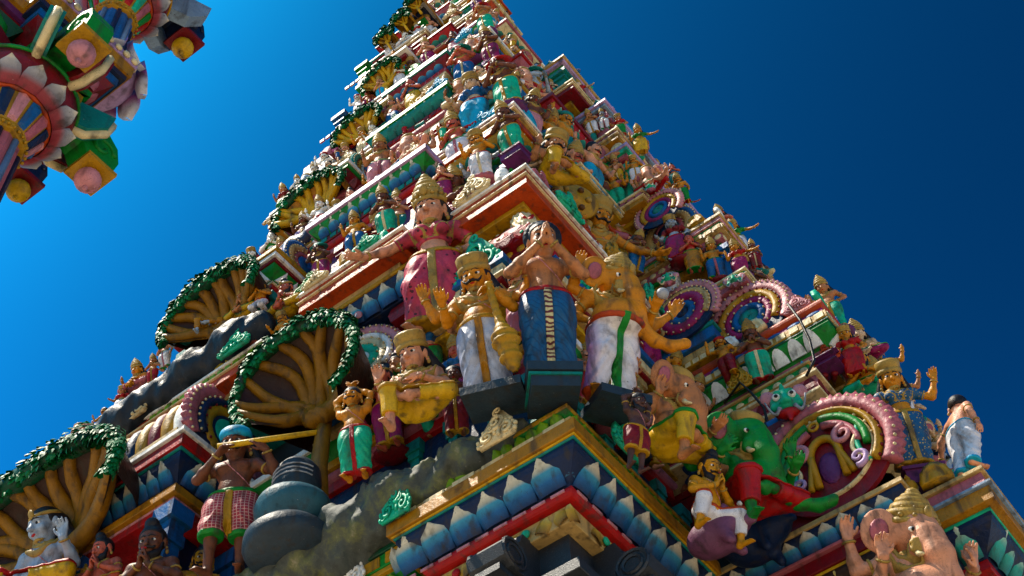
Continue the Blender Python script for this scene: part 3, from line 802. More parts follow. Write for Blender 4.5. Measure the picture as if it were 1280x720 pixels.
# white lotus course under the orange ledge, right of the lady
stack(5.93, 4.95, 8.3, 7.0, 10.42, [('cyma', .24, .0, 'navy', .14, ('petal', .21, PET_BLUE, .08)), ('box', .05, .16, 'gold')], lenL=1.5, lenR=.2)

# ---- left central bays: shrine with a niche, a barrel roof and an end gable that looks along the face
BL = [(5.35, 7.28, 9.45, 7.2), (5.62, 6.72, 12.2, 10.62), (6.12, 6.25, 14.25, 13.0), (6.50, 6.03, 16.1, 15.1), (6.74, 5.92, 17.9, 16.9), (6.95, 5.75, 19.6, 18.6)]
NB = [([('box', .09, -.10, 'red'), ('box', .025, -.08, 'pink'), ('box', .10, -.03, 'ochre'), ('box', .03, -.06, 'cream'), ('cyma', .26, -.09, 'navy', .06, ('petal', .17, PET_BLUE, .07)), ('box', .03, .08, 'teal'), ('box', .14, .10, 'red'), ('box', .06, .13, 'white')]),
      ([('box', .10, -.10, 'ochre'), ('box', .07, -.06, 'red'), ('box', .04, -.04, 'cream'), ('cyma', .16, -.06, 'green', .05, ('triangle', .16, 'white', .05)), ('box', .05, .07, 'maroon'), ('box', .06, .10, 'white'), ('box', .07, .12, 'gold')]),
      ([('box', .08, -.10, 'red'), ('box', .04, -.06, 'navy'), ('cyma', .14, -.06, 'maroon', .05, ('scallop', .12, 'rose', .04)), ('box', .08, .07, 'green'), ('box', .06, .10, 'white')]),
      ([('box', .08, -.10, 'navy'), ('box', .06, -.06, 'red'), ('box', .05, -.03, 'gold'), ('box', .12, .02, 'rose'), ('box', .06, .08, 'cream')]),
      ([('box', .08, -.10, 'teal'), ('box', .07, -.04, 'gold'), ('box', .10, .02, 'maroon'), ('box', .06, .08, 'white')]),
      ([('box', .08, -.10, 'maroon'), ('box', .07, -.04, 'gold'), ('box', .10, .02, 'navy'), ('box', .06, .08, 'white')])]
GL = [G_BLUE, G_SKY, G_GOLD, G_PINK, G_WHITE, G_BLUE]
for i, ((bx, by, bz, lz), bands) in enumerate(zip(BL, NB)):
    D = 1.0 - .08 * i; Ln = min(6.5, y_end(bx, bz + .25) - by)
    H = sum(q[1] for q in bands)
    stack(bx, by, bx + D + .4, by + Ln, bz - H, bands, lenL=1.2, lenR=D)
    # niche: dark back wall, side posts, painted panel
    core(bx + .42, by + .30, bx + D + .4, by + Ln, lz, bz - H + .01, 'navy' if i % 2 == 0 else 'darkbrown')
    for (qx, qy) in ((bx + .16, by + .14), (bx + .16, by + 1.3), (bx + D - .05, by + .16)):
        b = MB(); zz0, zz1 = lz, bz - H + .005; hh = zz1 - zz0
        for u0, u1, w in ((0, .12, .10), (.12, .72, .075), (.72, .80, .10), (.80, .88, .085), (.88, 1, .13)): b.box((qx - w, qy - w, zz0 + hh * u0), (qx + w, qy + w, zz0 + hh * u1))
        tpart('niche_post', b, ['blue', 'teal', 'rose', 'teal', 'blue', 'green'][i])
    # ledge that carries the shrine
    ledge(bx - .05, by - .08, bx + D + .6, min(by + 6, y_end(bx - .05, lz)), lz - .02, ['ochre', 'orange', 'maroon', 'ochre', 'ochre', 'maroon'][i], 'white', 'tan', lenL=1.6, lenR=.7, hh=.20, low=(('teal', PET_TEAL, .17) if i < 3 else None))
    R = (.52, .34, .32, .27, .24, .22)[i]; gx = bx + .52 - .03 * i
    stack(gx - R * 1.1, by + .08, gx + R * 1.3, min(by + Ln, y_end(gx - R * 1.1, bz + .3) - .12), bz + .003, [('box', .06, 0, 'cream'), ('box', .07, -.02, ['yellow', 'lilac', 'rose', 'magenta', 'teal', 'gold'][i]), ('box', .05, 0, 'tan')], lenL=1, lenR=R * 2)
    zc = bz + .18 + R * .62
    gable((gx, by + .06, zc), RF, R, GL[i])
    vault(gx - .1, gx + .1, by + .10, min(by + (1.5 if i == 0 else 3 - .3 * i), y_end(bx + .2, bz + .5) - .15), zc, R, 'Y', [('white', 'gold', 'maroon', 'gold', 'navy', 'gold', 'rose'), ('rose', 'navy', 'gold'), ('magenta', 'gold', 'teal'), ('magenta', 'rose'), ('blue', 'rose'), ('gold', 'teal')][i], .16 if i == 0 else .2)
    monster((gx, by - .08, zc + R * 1.12), RF if i else -.35, R * .62, (('jade', 'rose', 'white', 'black', 'grey', 'pink') if i % 2 == 0 else ('green', 'white', 'white', 'black', 'cream', 'red')))
# gable with the green-feathered boss over the recess, right of the main tree, and its monster face
gable((5.96, 5.66, 9.92), LF + .25, .42, G_WHITE); monster((5.80, 5.72, 10.38), LF + .3, .30, ('green', 'rose', 'white', 'black', 'bluegrey', 'pink'))
stack(6.0, 5.05, 7.0, 6.2, 9.30, [('box', .08, -.06, 'tan'), ('box', .10, 0, 'blue'), ('box', .06, .04, 'gold')], lenL=1.1, lenR=.3)

# ---- right central bays: stepped flank that faces the corner, shrine, gable and barrel roof along the face
def rbay(x, y, z, bands, L=6.0, D=2.6, indiv=False):
    H = sum(q[1] for q in bands); stack(x, y, x + L, y + D, z - H, bands, lenL=D, lenR=1.6, indiv=indiv)
R1B = [('box', .10, -.34, 'purple'), ('box', .10, -.30, 'maroon'), ('box', .06, -.27, 'green'), ('cyma', .20, -.28, 'darkbrown', -.14, ('petal', .2, PET_GOLD, .08)), ('box', .025, -.12, 'yellow'), ('box', .12, -.10, 'maroon'), ('box', .03, -.06, 'rose'), ('cyma', .17, -.10, 'navy', .0, ('petal', .17, PET_BLUE, .07)), ('box', .05, .02, 'tan')]
rbay(7.86, 1.75, 7.30, R1B)
R1O = [('box', .12, -.42, 'gold'), ('box', .09, -.40, 'cream', ('scallop', .2, 'gold', .05)), ('box', .09, -.30, 'red'), ('cyma', .22, -.30, 'navy', -.10, ('petal', .17, PET_JADE, .09)), ('box', .03, -.08, 'jade'), ('box', .13, -.01, 'ochre'), ('box', .03, .02, 'bluegrey'), ('box', .13, -.03, 'rose'), ('box', .04, 0, 'tan')]
rbay(8.2, 1.2, 7.36, R1O, 6.0, 1.0)
core(8.6, 1.6, 14, 5, GROUND + .3, 6.6, 'granite'); core(8.62, 2.36, 14, 5, 6.5, 9.5, 'maroon')
stack(8.5, 2.3, 14, 5, 7.36, [('box', .14, .05, 'tan'), ('box', .12, .10, 'maroon'), ('box', .9, 0, 'darkbrown')], lenL=1.2, lenR=1)
# blue roll with lashings and the frieze above the large gable
b = MB(); b.tube([(8.18, 3.2, 8.72), (8.18, 2.35, 8.72)], .13, 12); tpart('blue_roll', b, 'blue', True)
for k in range(6):
    b = MB(); b.tube([(8.18 + .135 * math.cos(a), 2.45 + k * .13 + .02 * math.sin(a), 8.72 + .135 * math.sin(a)) for a in [2 * PI * j / 12 for j in range(13)]], .012, 5); tpart('lashing', b, 'black')
R2B = [('box', .12, -.55, 'navy'), ('box', .08, -.50, 'gold'), ('box', .10, -.30, 'orange'), ('box', .035, .0, 'cream'), ('box', .16, -.01, 'rose', ('scallop', .17, 'maroon', .03)), ('box', .035, .03, 'cream'), ('box', .06, 0, 'ochre'), ('box', .12, -.05, 'green', ('bead', .13, 'cream', .05)), ('box', .03, -.03, 'tan')]
rbay(8.28, 2.2, 9.52, R2B, 5.5, 1.8)
rbay(8.74, 1.97, 9.50, R2B, 5.0, 1.0)
BR = [(8.35, 1.95, 10.25, 9.5), (8.40, 2.66, 12.5, 11.3), (8.20, 3.49, 14.6, 13.4), (8.22, 3.65, 16.0, 15.05), (8.04, 4.06, 17.5, 16.6)]
BRB = [[('box', .10, -.16, 'gold', ('scallop', .12, 'cream', .04)), ('box', .06, -.10, 'rose'), ('cyma', .20, -.12, 'green', .02, ('scallop', .17, 'white', .05)), ('box', .035, .03, 'darkgreen'), ('box', .10, .03, 'gold', ('dentil', .14, 'cream', .03)), ('box', .08, 0, 'magenta', ('bead', .22, 'blue', .04)), ('tor', .12, .03, 'orange')],
       [('box', .12, -.14, 'ochre', ('dentil', .07, 'gold', .03)), ('box', .05, -.10, 'green'), ('box', .10, -.05, 'rose', ('bead', .12, 'cream', .03)), ('box', .08, .0, 'tan', ('dentil', .12, 'gold', .03)), ('box', .07, -.02, 'green'), ('box', .06, .0, 'pink'), ('box', .05, .02, 'tan')],
       [('box', .08, -.12, 'gold'), ('box', .08, -.06, 'maroon'), ('box', .06, -.02, 'rose'), ('box', .07, .02, 'jade'), ('box', .06, .04, 'lilac')],
       [('box', .10, -.10, 'yellow'), ('box', .07, -.05, 'maroon'), ('box', .06, 0, 'bluegrey'), ('box', .06, .03, 'lilac')],
       [('box', .08, -.10, 'rose'), ('box', .07, -.05, 'green'), ('box', .06, 0, 'lilac'), ('box', .05, .03, 'tan')]]
GR = [G_PINK, G_SKY, G_PINK, G_BLUE, G_GREEN]
for i, ((bx, by, bz, lz), bands) in enumerate(zip(BR, BRB)):
    H = sum(q[1] for q in bands); D = 1.5 - .12 * i
    stack(bx, by, bx + 4, by + D, bz - H, bands, lenL=D, lenR=1.2)
    core(bx + .45, by + .40, bx + 4, by + D + 1.5, lz - .02, bz - H + .01, ['darkbrown', 'navy', 'navy', 'maroon', 'darkgreen'][i])
    core(bx + .25, by + .9, bx + 4, by + D + 1.6, lz - .5, bz + .02, 'maroon')
    for (qx, qy) in ((bx + .15, by + .15), (bx + .15, by + D - .25), (bx + 1.2, by + .15)):
        b = MB(); zz0, zz1 = lz - .03, bz - H + .005; hh = zz1 - zz0
        for u0, u1, w in ((0, .12, .11), (.12, .72, .08), (.72, .80, .11), (.80, .88, .09), (.88, 1, .14)): b.box((qx - w, qy - w, zz0 + hh * u0), (qx + w, qy + w, zz0 + hh * u1))
        tpart('niche_post', b, ['purple', 'blue', 'jade', 'rose', 'teal'][i])
    if i: ledge(bx - .04, by - .1, bx + 4, by + D, lz - .03, ['', 'rose', 'ochre', 'ochre', 'maroon'][i], 'cream', 'gold', lenL=D, lenR=1, hh=.15)
    if i < 3:
        R = (.44, .36, .24)[i]
        zc = bz + .12 + R * .62
        stack(bx + .10, by + .3 - .1, bx + 3, by + .3 + R * 2.2, bz + .003, [('box', .06, 0, 'gold', ('dentil', .1, 'cream', .02)), ('box', .06, -.03, 'teal')], lenL=R * 2.2, lenR=1)
        gable((bx + .10, by + .3 + R * 1.0, zc), LF, R, GR[i]); vault(bx + .13, bx + 3.2, by + .3 + R * .8, by + .3 + R * 1.2, zc, R, 'X', ('orange', 'gold', 'magenta', 'cream'), .2)
        monster((bx - .02, by + .3 + R, zc + R * 1.12), LF + .2, R * .55, (('jade', 'rose', 'white', 'black', 'grey', 'pink'), ('green', 'cream', 'white', 'black', 'cream', 'rose'), ('jade', 'rose', 'white', 'black', 'grey', 'pink'))[i])
    else:
        stack(bx + .1, by + .1, bx + 2, by + 1, bz + .003, [('box', .10, 0, 'teal'), ('box', .08, -.05, 'gold'), ('box', .12, -.10, 'maroon'), ('box', .08, -.06, 'jade')], lenL=.7, lenR=.7)
        b = MB(); b.lathe([(.10, 0), (.16, .05), (.10, .10), (.14, .18), (.15, .24), (.06, .32), (.08, .36), (.02, .50), (.003, .56)], 12, (bx + .45, by + .45, bz + .36)); tpart('finial', b, 'gold', True)
        core(bx + .2, by + .2, bx + 2, by + 1, bz, bz + .37, 'maroon')
# second gable of the T2 flank, nearer the corner bay, and the small green one beside the yellow elephant god
stack(8.25, 3.02, 9.4, 4.0, 10.28, [('box', .08, -.05, 'gold', ('dentil', .1, 'cream', .02)), ('box', .10, -.05, 'tan'), ('box', .16, 0, 'blue'), ('box', .05, .03, 'teal')], lenL=.9, lenR=.3)
gable((8.22, 3.28, 10.98), LF, .40, [(.86, 1.06, .10, 'pink', 22), (.64, .86, .14, 'tan', 0), (.40, .70, .16, 'magenta', 18), (.18, .42, .14, 'blue', 0), (.0001, .18, .12, 'navy', 0)])
monster((8.08, 3.30, 11.42), LF + .3, .24, ('jade', 'rose', 'white', 'black', 'cream', 'pink'))
gable((7.15, 3.72, 9.02), RF - .5, .36, [(.82, 1.06, .12, 'pink', 22), (.55, .82, .15, 'green', 26), (.30, .55, .12, 'darkgreen', 0), (.0001, .30, .14, 'jade', 0)])
gable((8.30, 3.30, 13.05), LF, .30, G_PINK); monster((8.2, 3.3, 13.40), LF + .3, .2)
# the great scrolled arch on the flank of the right bay
def great_arch(p, face, R):
    base = gable(p, face, R, [(.88, 1.08, .16, 'rose', 26), (.76, .88, .20, 'gold', 0), (.70, .76, .14, 'cream', 0)], 'maroon')
    def tub(name, pts, r0, r1, col):
        b = MB(); n = len(pts); b.tube(pts, [r0 + (r1 - r0) * k / (n - 1) for k in range(n)], 8); obj(name, b, col, base, smooth=True)
    def arc(r, a0, a1, n=16, cz=0, y=-.16): return [(r * math.cos(a0 + (a1 - a0) * k / n), y, cz + r * math.sin(a0 + (a1 - a0) * k / n)) for k in range(n + 1)]
    tub('scroll_band', arc(.66, -.25, 1.45), .06, .07, 'green'); tub('scroll_band', arc(.66, 1.75, 3.4), .07, .06, 'green')
    tub('scroll_band', arc(.54, -.1, 1.40), .05, .06, 'rose'); tub('scroll_band', arc(.54, 1.8, 3.25), .06, .05, 'rose')
    for s in (-1, 1):
        q = [(s * (.36 + .17 * (1 - .8 * t) * math.cos(1.2 + 8 * t)), -.17 - .04 * t, .18 + .17 * (1 - .8 * t) * math.sin(1.2 + 8 * t)) for t in [k / 20 for k in range(21)]]
        tub('volute', q, .055, .025, 'pink')
        q = [(s * (.46 + .14 * (1 - .8 * t) * math.cos(-2 + 8 * t)), -.17 - .04 * t, -.36 + .14 * (1 - .8 * t) * math.sin(-2 + 8 * t)) for t in [k / 20 for k in range(21)]]
        tub('volute', q, .05, .02, 'lilac'); tub('scroll_band', [(s * (.20 + .14 * t), -.15, .05 - .55 * t) for t in [k / 8 for k in range(9)]], .05, .05, 'gold')
    for s in (-1, 1):
        tub('volute', [(s * (.62 - .12 * math.sin(3 * t)), -.15, .28 - .75 * t) for t in [k / 12 for k in range(13)]], .05, .035, 'jade'); tub('volute', [(s * (.52 - .10 * math.sin(4 * t)), -.17, .05 - .5 * t) for t in [k / 12 for k in range(13)]], .035, .03, 'cream')
    q = [(.22 * math.cos(a), -.14, .02 + .30 * math.sin(a)) for a in [PI * k / 14 for k in range(15)]]
    tub('scroll_band', [(-.22, -.14, -.5)] + q[::-1] + [(.22, -.14, -.5)], .06, .06, 'gold')
    b = MB(); b.ball((0, -.08, -.2), (.18, .05, .3), 10, 6); obj('arch_heart', b, 'purple', base, smooth=True)
    b = MB(); b.tube([(.07 * math.cos(a), -.24, .52 + .07 * math.sin(a)) for a in [2 * PI * k / 12 for k in range(13)]], .025, 6); obj('boss_ring', b, 'gold', base, smooth=True)
    return base
great_arch((7.94, 2.24, 7.88), LF, .57)
monster((7.86, 2.42, 8.62), LF + .35, .40, ('jade', 'red', 'white', 'black', 'grey', 'pink'), .3)
b = MB(); b.box((7.95, 2.2, 7.3), (8.6, 3.3, 8.6)); tpart('wall', b, 'maroon')
# gable at the right edge of the picture
gable((9.75, .95, 7.72), LF + .5, .30, G_GREEN); monster((9.68, .88, 8.05), LF + .5, .2)
stack(9.7, .85, 14, 2, 7.36, [('box', .12, 0, 'rose'), ('box', .06, .03, 'tan')], lenL=.4, lenR=1)

# ---- acroteria along the ledges
for p, f, s, c, sz in (((5.64, 3.92, 7.36), LF, .36, 'cream', .40), ((5.66, 4.92, 7.22), LF, .30, 'jade', .52), ((6.35, 3.24, 7.36), RF, .36, 'jade', .44), ((7.45, 3.22, 7.24), RF, .34, 'gold', .50),
                       ((5.86, 5.55, 6.98), LF, .32, 'white', .55), ((5.78, 4.15, 11.1), LF, .44, 'cream', .40), ((6.5, 3.5, 11.08), RF, .45, 'jade', .38), ((7.35, 3.5, 11.08), RF, .40, 'gold', .50), ((8.0, 3.48, 11.08), RF, .34, 'jade', .45),
                       ((5.58, 5.35, 11.08), LF, .36, 'jade', .24), ((5.58, 6.0, 11.06), LF, .34, 'cream', .22), ((5.47, 6.95, 10.62), LF, .42, 'jade', .36), ((5.47, 8.4, 10.62), LF, .42, 'cream', .36), ((5.47, 9.6, 10.62), LF, .42, 'white', .36),
                       ((6.04, 5.15, 13.2), LF, .40, 'cream', .34), ((6.1, 6.5, 13.0), LF, .36, 'white', .32), ((6.2, 4.3, 13.26), LF, .36, 'sky', .36), ((6.9, 3.82, 13.2), RF, .34, 'teal', .3), ((6.45, 5.1, 15.4), LF, .34, 'sky', .30), ((6.42, 6.6, 15.1), LF, .34, 'cream', .3),
                       ((8.22, 2.9, 9.52), LF, .26, 'gold', .4), ((8.9, 1.95, 9.5), RF, .3, 'tan', .4), ((6.8, 4.9, 17.2), LF, .3, 'sky', .28), ((7.3, 4.2, 15.42), RF, .3, 'rose', .3), ((7.9, 3.8, 13.22), RF, .3, 'lilac', .34), ((7.02, 5.3, 18.8), LF, .26, 'cream', .24)):
    scroll(p, f, s, c, sz, -.1)

# small scrolls, half-round gables and knobs stand between the statues on every ledge
def knob_mesh():
    b = MB(); b.lathe([(.30, 0), (.42, .1), (.34, .25), (.46, .38), (.40, .6), (.16, .78), (.20, .86), (.06, 1.05), (.003, 1.12)], 10); return b.mesh('knob', True)
def fan_mesh():
    b = MB(); A = [PI * k / 14 for k in range(15)]
    b.loft([[(.5 * math.cos(a) * (1 + .06 * (k % 2)), .10, .06 + .8 * math.sin(a) * (1 + .06 * (k % 2))) for k, a in enumerate(A)], [(.5 * math.cos(a) * (1 + .06 * (k % 2)), -.10, .06 + .8 * math.sin(a) * (1 + .06 * (k % 2))) for k, a in enumerate(A)], [(.36 * math.cos(a), -.20, .08 + .58 * math.sin(a)) for a in A], [(.30 * math.cos(a), -.10, .08 + .48 * math.sin(a)) for a in A], [(.16 * math.cos(a), -.22, .08 + .26 * math.sin(a)) for a in A]])
    return b.mesh('fan', True)
KNOB, FAN = knob_mesh(), fan_mesh()
ro = random.Random(5)
OC = ['cream', 'jade', 'gold', 'rose', 'sky', 'teal', 'lilac', 'pink', 'green', 'orange', 'blue', 'white']
def trims(p0, p1, z, face, step, s):
    n = max(1, int(math.hypot(p1[0] - p0[0], p1[1] - p0[1]) / step))
    for k in range(n):
        t = (k + ro.uniform(.2, .8)) / n; p = Vector((p0[0] + (p1[0] - p0[0]) * t, p0[1] + (p1[1] - p0[1]) * t, z)) + Vector(OFF); q = ro.random(); ss = s * ro.uniform(.7, 1.15)
        if q < .40: obj('scroll_ornament', SCROLLS[k % 3], ro.choice(OC), TOWER, p, (-.1, 0, face + ro.uniform(-.15, .15)), (ss * 1.1, ss * 1.1, ss))
        elif q < .72: obj('fan_gable', FAN, ro.choice(OC), TOWER, p, (-.05, 0, face + ro.uniform(-.15, .15)), ss)
        else: obj('knob', KNOB, ro.choice(OC), TOWER, p, (0, 0, 0), (ss * .5, ss * .5, ss * .8))
for i in range(1, 7):
    cx, cy, z, wl, wr = T[i]; wm = (1.36, .95, .8, .65, .55, .45, .4)[i - 1]; s = (.34, .32, .30, .27, .24, .22)[i - 1]; zt = T[i + 1][2]
    xm = cx - .20 if i == 1 else cx - .13
    trims((cx + .02, cy + .1), (cx + .02, cy + wl), z + .05, LF, .30, s); trims((xm + .03, cy + wl), (xm + .03, cy + wl + wm), z + .05, LF, .34, s)
    trims((cx + .1, cy + .03), (cx + wr, cy + .03), z + .05, RF, .36, s)
    for zz, in_ in ((z + (zt - z) * .30, .38), (z + (zt - z) * .48, .40), (z + (zt - z) * .68, .33)):
        trims((cx + in_, cy + in_), (cx + in_, cy + wl + wm), zz, LF, .25, s * .85); trims((cx + in_, cy + in_), (cx + wr + .3, cy + in_), zz, RF, .25, s * .85)
for i in range(1, 6):
    bx, by, bz, lz = BL[i]; Ln = min(2.6, y_end(bx, lz) - by - .1)
    trims((bx, by), (bx, by + Ln), lz + .04, LF, .32, .26 - .02 * i); trims((bx - .02, by), (bx - .02, by + min(2.0, y_end(bx, bz + .25) - by - .1)), bz + .01, LF, .30, .24 - .02 * i); trims((bx, by), (bx + .6, by), bz + .01, RF, .26, .24 - .02 * i)
for i in range(5):
    bx, by, bz, lz = BR[i]
    trims((bx, by + 1.3), (bx, by), bz + .01, LF, .34, .24 - .02 * i); trims((bx, by + .02), (bx + 2.2, by + .02), bz + .01, RF, .34, .26 - .02 * i); trims((bx + .1, by + 1.2), (bx + .1, by), lz + .02, LF, .30, .24 - .02 * i)
trims((6.33, 3.98), (6.33, 7.0), 8.92, LF, .30, .34); trims((6.33, 3.94), (8.2, 3.94), 8.92, RF, .30, .34); trims((6.36, 3.98), (6.36, 7.0), 8.0, LF, .26, .30); trims((6.4, 3.96), (8.2, 3.96), 8.0, RF, .26, .30)
trims((8.2, 3.2), (8.2, 1.3), 7.37, LF, .30, .26); trims((8.5, 3.0), (8.5, 2.3), 8.3, LF, .25, .3)
# ------------------------------------------------------------ statues
def v3(*a): return np.array(a, float)
def unit(v): v = np.asarray(v, float); return v / max(np.linalg.norm(v), 1e-9)
def rotm(yaw, pitch=0, roll=0):
    """head turn: yaw>0 to the statue's left (+x), pitch>0 looks down"""
    return np.array(Matrix.Rotation(yaw, 3, 'Z') @ Matrix.Rotation(pitch, 3, 'X') @ Matrix.Rotation(roll, 3, 'Y'))
ARMS = dict(
    down=((.285, .03, 1.08), (.30, -.05, .85), (.05, -.2, -1), (-1, 0, 0)),
    hip=((.37, .08, 1.13), (.20, -.06, .97), (-.6, -.3, -.5), (-.3, 1, 0)),
    nam=((.31, -.10, 1.09), (.045, -.245, 1.22), (-.16, -.05, 1), (-1, 0, 0)),
    namhigh=((.335, -.17, 1.11), (.030, -.345, 1.365), (-.03, .16, 1), (-1, 0, 0)),
    abhaya=((.32, -.04, 1.07), (.33, -.24, 1.24), (0, -.05, 1), (0, -1, 0)),
    varada=((.34, -.02, 1.08), (.40, -.26, 1.00), (.1, -.8, -.3), (0, -.3, 1)),
    offer=((.32, -.06, 1.07), (.30, -.32, 1.12), (-.1, -1, .2), (0, 0, 1)),
    up=((.40, -.02, 1.40), (.36, -.10, 1.66), (-.1, -.05, 1), (0, -1, 0)),
    wave=((.44, -.02, 1.22), (.52, -.10, 1.46), (.1, -.05, 1), (0, -1, 0)),
    over=((.27, -.02, 1.62), (.035, -.04, 1.80), (-.5, -.05, .9), (-1, -.1, 0)),
    chest=((.32, -.06, 1.09), (.09, -.22, 1.18), (-1, -.1, .25), (0, 1, 0)),
    side=((.43, -.02, 1.22), (.62, -.14, 1.08), (.8, -.4, -.1), (0, 0, 1)),
    back=((.40, .06, 1.28), (.46, -.02, 1.52), (0, -.1, 1), (0, -1, 0)),
    backout=((.44, .05, 1.24), (.62, -.05, 1.40), (.3, -.2, .8), (0, -1, 0)),
    club=((.33, -.05, 1.10), (.17, -.27, 1.22), (-.5, -.5, -.3), (0, 0, -1)),
    hold=((.33, -.02, 1.08), (.32, -.27, 1.20), (-.3, -.7, .5), (-.7, .2, .3)),
    lap=((.32, .0, 1.06), (.22, -.25, .98), (-.3, -.8, -.2), (0, 0, -1)),
    fluteR=((.34, -.12, 1.16), (.10, -.26, 1.36), (-.6, -.5, .25), (-.2, .2, -1)),
    fluteL=((.42, -.10, 1.14), (.36, -.25, 1.33), (-.5, -.45, .6), (-.4, .6, 0)))

def hand(f, w, d, n, k, fine, sx, curl=.35, s=1.0):
    d = unit(d); n = unit(n - d * np.dot(n, d)); lat = np.cross(d, n) * 1.0
    w = np.asarray(w)
    for q in (-1, 0, 1): f.cone(w + lat * q * .016 * s, w + d * .075 * s + lat * q * .024 * s, .020 * s, .018 * s, .012)
    if not fine:
        f.cone(w + d * .07 * s, w + d * .14 * s + n * .02, .032 * s, .022 * s, .02)
        f.cone(w + d * .03 * s, w + d * .08 * s - lat * .05 * s, .016 * s, .013 * s, .01); return
    r = .0115 * s
    for i, L in enumerate((.052, .066, .070, .060)):
        p = w + d * .085 * s + lat * (i - 1.5) * .0225 * s
        a = curl * (.7 + .15 * (3 - i)); d1 = unit(d * math.cos(a) + n * math.sin(a) + lat * (i - 1.5) * .07); d2 = unit(d * math.cos(2.2 * a) + n * math.sin(2.2 * a) + lat * (i - 1.5) * .05)
        m = p + d1 * L * .62 * s; f.cone(p - d * .02, m, r * 1.1, r, .004); f.cone(m, m + d2 * L * .62 * s, r, r * .82, .004)
    # the thumb leaves the side of the palm near its base
    tl = lat * (1 if np.dot(lat, v3(-sx, -.3, .2)) > 0 else -1)
    p = w + d * .025 * s + tl * .028 * s; m = p + unit(d * .75 + tl * .75 + n * .3) * .045 * s
    f.cone(p, m, r * 1.25, r * 1.1, .006); f.cone(m, m + unit(d + tl * .25 + n * .4) * .036 * s, r * 1.05, r * .85, .004)

